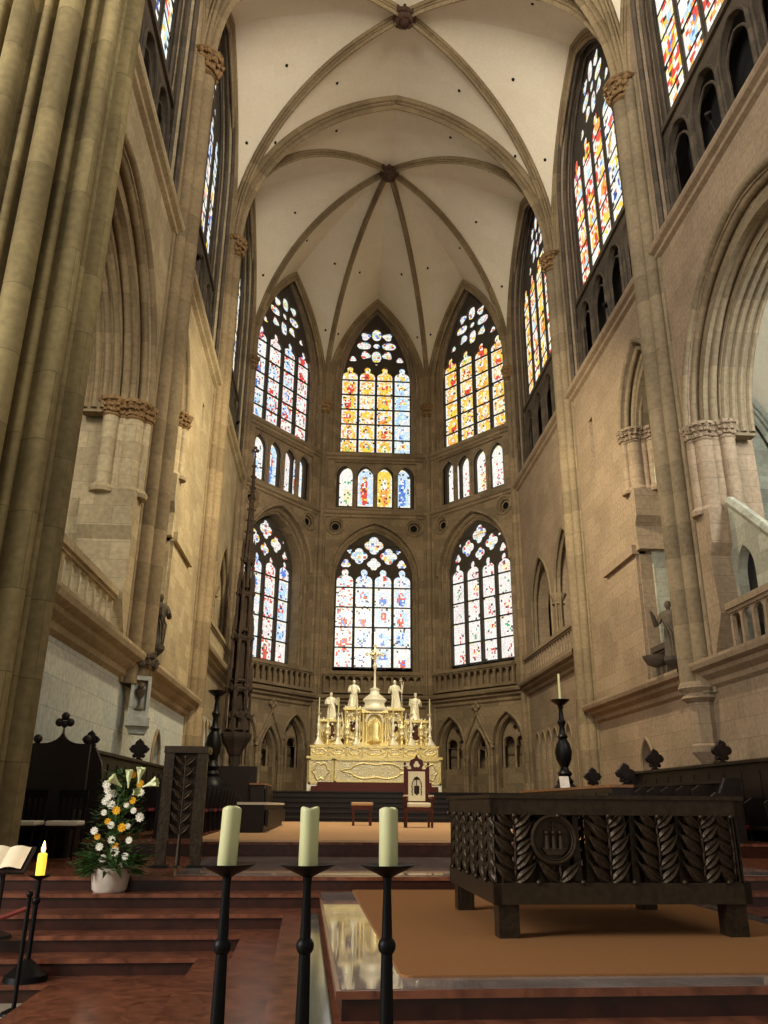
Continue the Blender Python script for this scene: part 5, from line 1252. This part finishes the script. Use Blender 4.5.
# ------------------------------------------------------------------ book on the stand at the left edge
BK = thing('book_stand', 'slim stand holding a slanted open book at the left edge', 'book stand', (-3.22, 9.05, .45))
mb = MB(); mb.tube([(-3.22, 9.05, .47), (-3.22, 9.05, 1.12)], .03, 8); mb.lathe([(.17, .45), (.16, .48), (.04, .52)], (-3.22, 9.05, 0), 14); mb.build('pole', M['wood'], BK, True)
rot = Matrix.Rotation(radians(38), 3, 'X'); mb = MB(); mb.cbox((-3.22, 9.05, 1.15), (.5, .36, .025), rot); mb.build('desk', M['wood'], BK)
mb = MB()
for sg in (-1, 1):
    P_ = []
    for i in range(7):
        q = i/6; P_.append([Vector((-3.22, 9.05, 1.15)) + rot @ Vector((sg*.21*q, v_, .03+.025*sin(PI*min(1, q*1.1))*(1) )) for v_ in (-.15, .15)])
    mb.grid(P_)
tag(mb.build('open_book', M['paper'], None, True), 'open book with cream pages lit by the candle at the left edge', 'book')

# small white book on the right desk
bk = MB(); bk.cbox((5.5, 19.5, 2.235), (.22, .04, .28), Matrix.Rotation(radians(-20), 3, 'X')); 
tag(bk.build('mass_book', M['pot'], None), 'upright pale book on the right desk beside the black candlestick', 'book')
# floodlights on the string course
for (f, y_, z_, lb) in ((fr_, 15.4, 18.3, 'small metal floodlight on the ledge below the nearest right window'), (fr_, 23.6, 18.2, 'small metal floodlight on the ledge below the middle right window'), (fl_, 34.0, 18.2, 'small metal floodlight on the ledge below the rear left window'), (fl_, 22.0, 18.2, 'small metal floodlight on the ledge below the middle left window')):
    t = thing('floodlight', lb, 'floodlight', f(y_, .25, z_-.5)); c = f(y_, .3, z_)
    mb = MB(); mb.tube([f(y_, .2, z_-.42), c], .03, 6); mb.build('bracket', M['black'], t)
    mb = MB(); mb.tube([c, f(y_-.12, .4, z_+.08)], [.06, .09], 10); mb.build('lamp_housing', M['black'], t, True)
# outer shell: unseen boxes added to keep world light out behind walls and vault
for nm, *bs in (('wall_outer_left', (-15, -11, 8, 48, 0, 36)), ('wall_outer_right', (15.6, 19, 8, 48, 0, 36)), ('wall_outer_back', (-15, 19, 46.2, 48, 0, 36)), ('ceiling', (-15, 19, 9.9, 48, 35, 36)),
    ('wall_inner_left', (-11, XL-.9, 24.2, 24.5, 0, 19)), ('wall_inner_right', (XR+.9, 15.6, 24.2, 24.5, 0, 19)), ('ceiling', (-11, XL-1.25, 13.2, 46, 18.9, 19.2)), ('ceiling', (XR+1.25, 15.6, 12.2, 46, 18.9, 19.2))):  # the ceiling boxes in this list are added light blockers too
    for b_ in bs: mb = MB(); mb.box(*b_); struct(mb.build(nm, M['dark']))
# ------------------------------------------------------------------ camera, light
cam = bpy.data.cameras.new('camera'); co = bpy.data.objects.new('camera', cam); C.objects.link(co); S.camera = co
p, y, r = radians(20.0), radians(3.6), radians(.5)
fwd = Vector((sin(y)*cos(p), cos(y)*cos(p), sin(p))); right = Vector((cos(y), -sin(y), 0)); up = right.cross(fwd)
R2 = right*cos(r) + up*sin(r); U2 = up*cos(r) - right*sin(r)
co.matrix_world = Matrix(((R2.x, U2.x, -fwd.x, 0), (R2.y, U2.y, -fwd.y, 0), (R2.z, U2.z, -fwd.z, EYE), (0,0,0,1)))
cam.sensor_fit = 'VERTICAL'; cam.sensor_height = 36; cam.lens = 36*806/1024; cam.clip_start = .05; cam.clip_end = 300
w = bpy.data.worlds.new('world'); S.world = w; w.use_nodes = True
bg = w.node_tree.nodes['Background']; bg.inputs[0].default_value = (1, .95, .86, 1); bg.inputs[1].default_value = .33
def area(name, loc, target, size, e, col):
    l = bpy.data.lights.new(name, 'AREA'); l.energy = e; l.color = col; l.shape = 'RECTANGLE'; l.size, l.size_y = size
    o = bpy.data.objects.new(name, l); C.objects.link(o); o.location = loc
    d = Vector(target)-Vector(loc); o.rotation_euler = d.to_track_quat('-Z', 'Y').to_euler(); return o
def spread(o, a): o.data.spread = radians(a); return o
spread(area('daylight_from_nave_windows_left', (-12, -6, 24), (5, 28, 38), (8, 14), 6800, (1, .95, .86)), 130)
spread(area('daylight_from_nave_windows_right', (15, -6, 24), (0, 28, 38), (8, 14), 5000, (1, .94, .84)), 130)
spread(area('transept_window_daylight', (-13, 1, 7), (1, 8, 1), (5, 7), 900, (1, .97, .92)), 110)
area('gallery_daylight_right', (13, 9.5, 14), (12.5, 23, 11), (3, 5), 2300, (.9, .97, 1))
area('gallery_daylight_left', (-8.5, 9.5, 13), (-7.5, 23, 11), (3, 5), 260, (1, .95, .85))
area('floodlight_on_high_altar', (AX, 22, 16), (1.9, 35, 4), (.6, .6), 2200, (1, .87, .6))
S.view_settings.view_transform = 'Standard'; S.view_settings.look = 'None'; S.view_settings.exposure = 0; S.view_settings.gamma = 1; S.view_settings.use_curve_mapping = False
S.cycles.use_denoising = True
S.cycles.max_bounces = 6; S.cycles.diffuse_bounces = 4; S.cycles.sample_clamp_indirect = 4
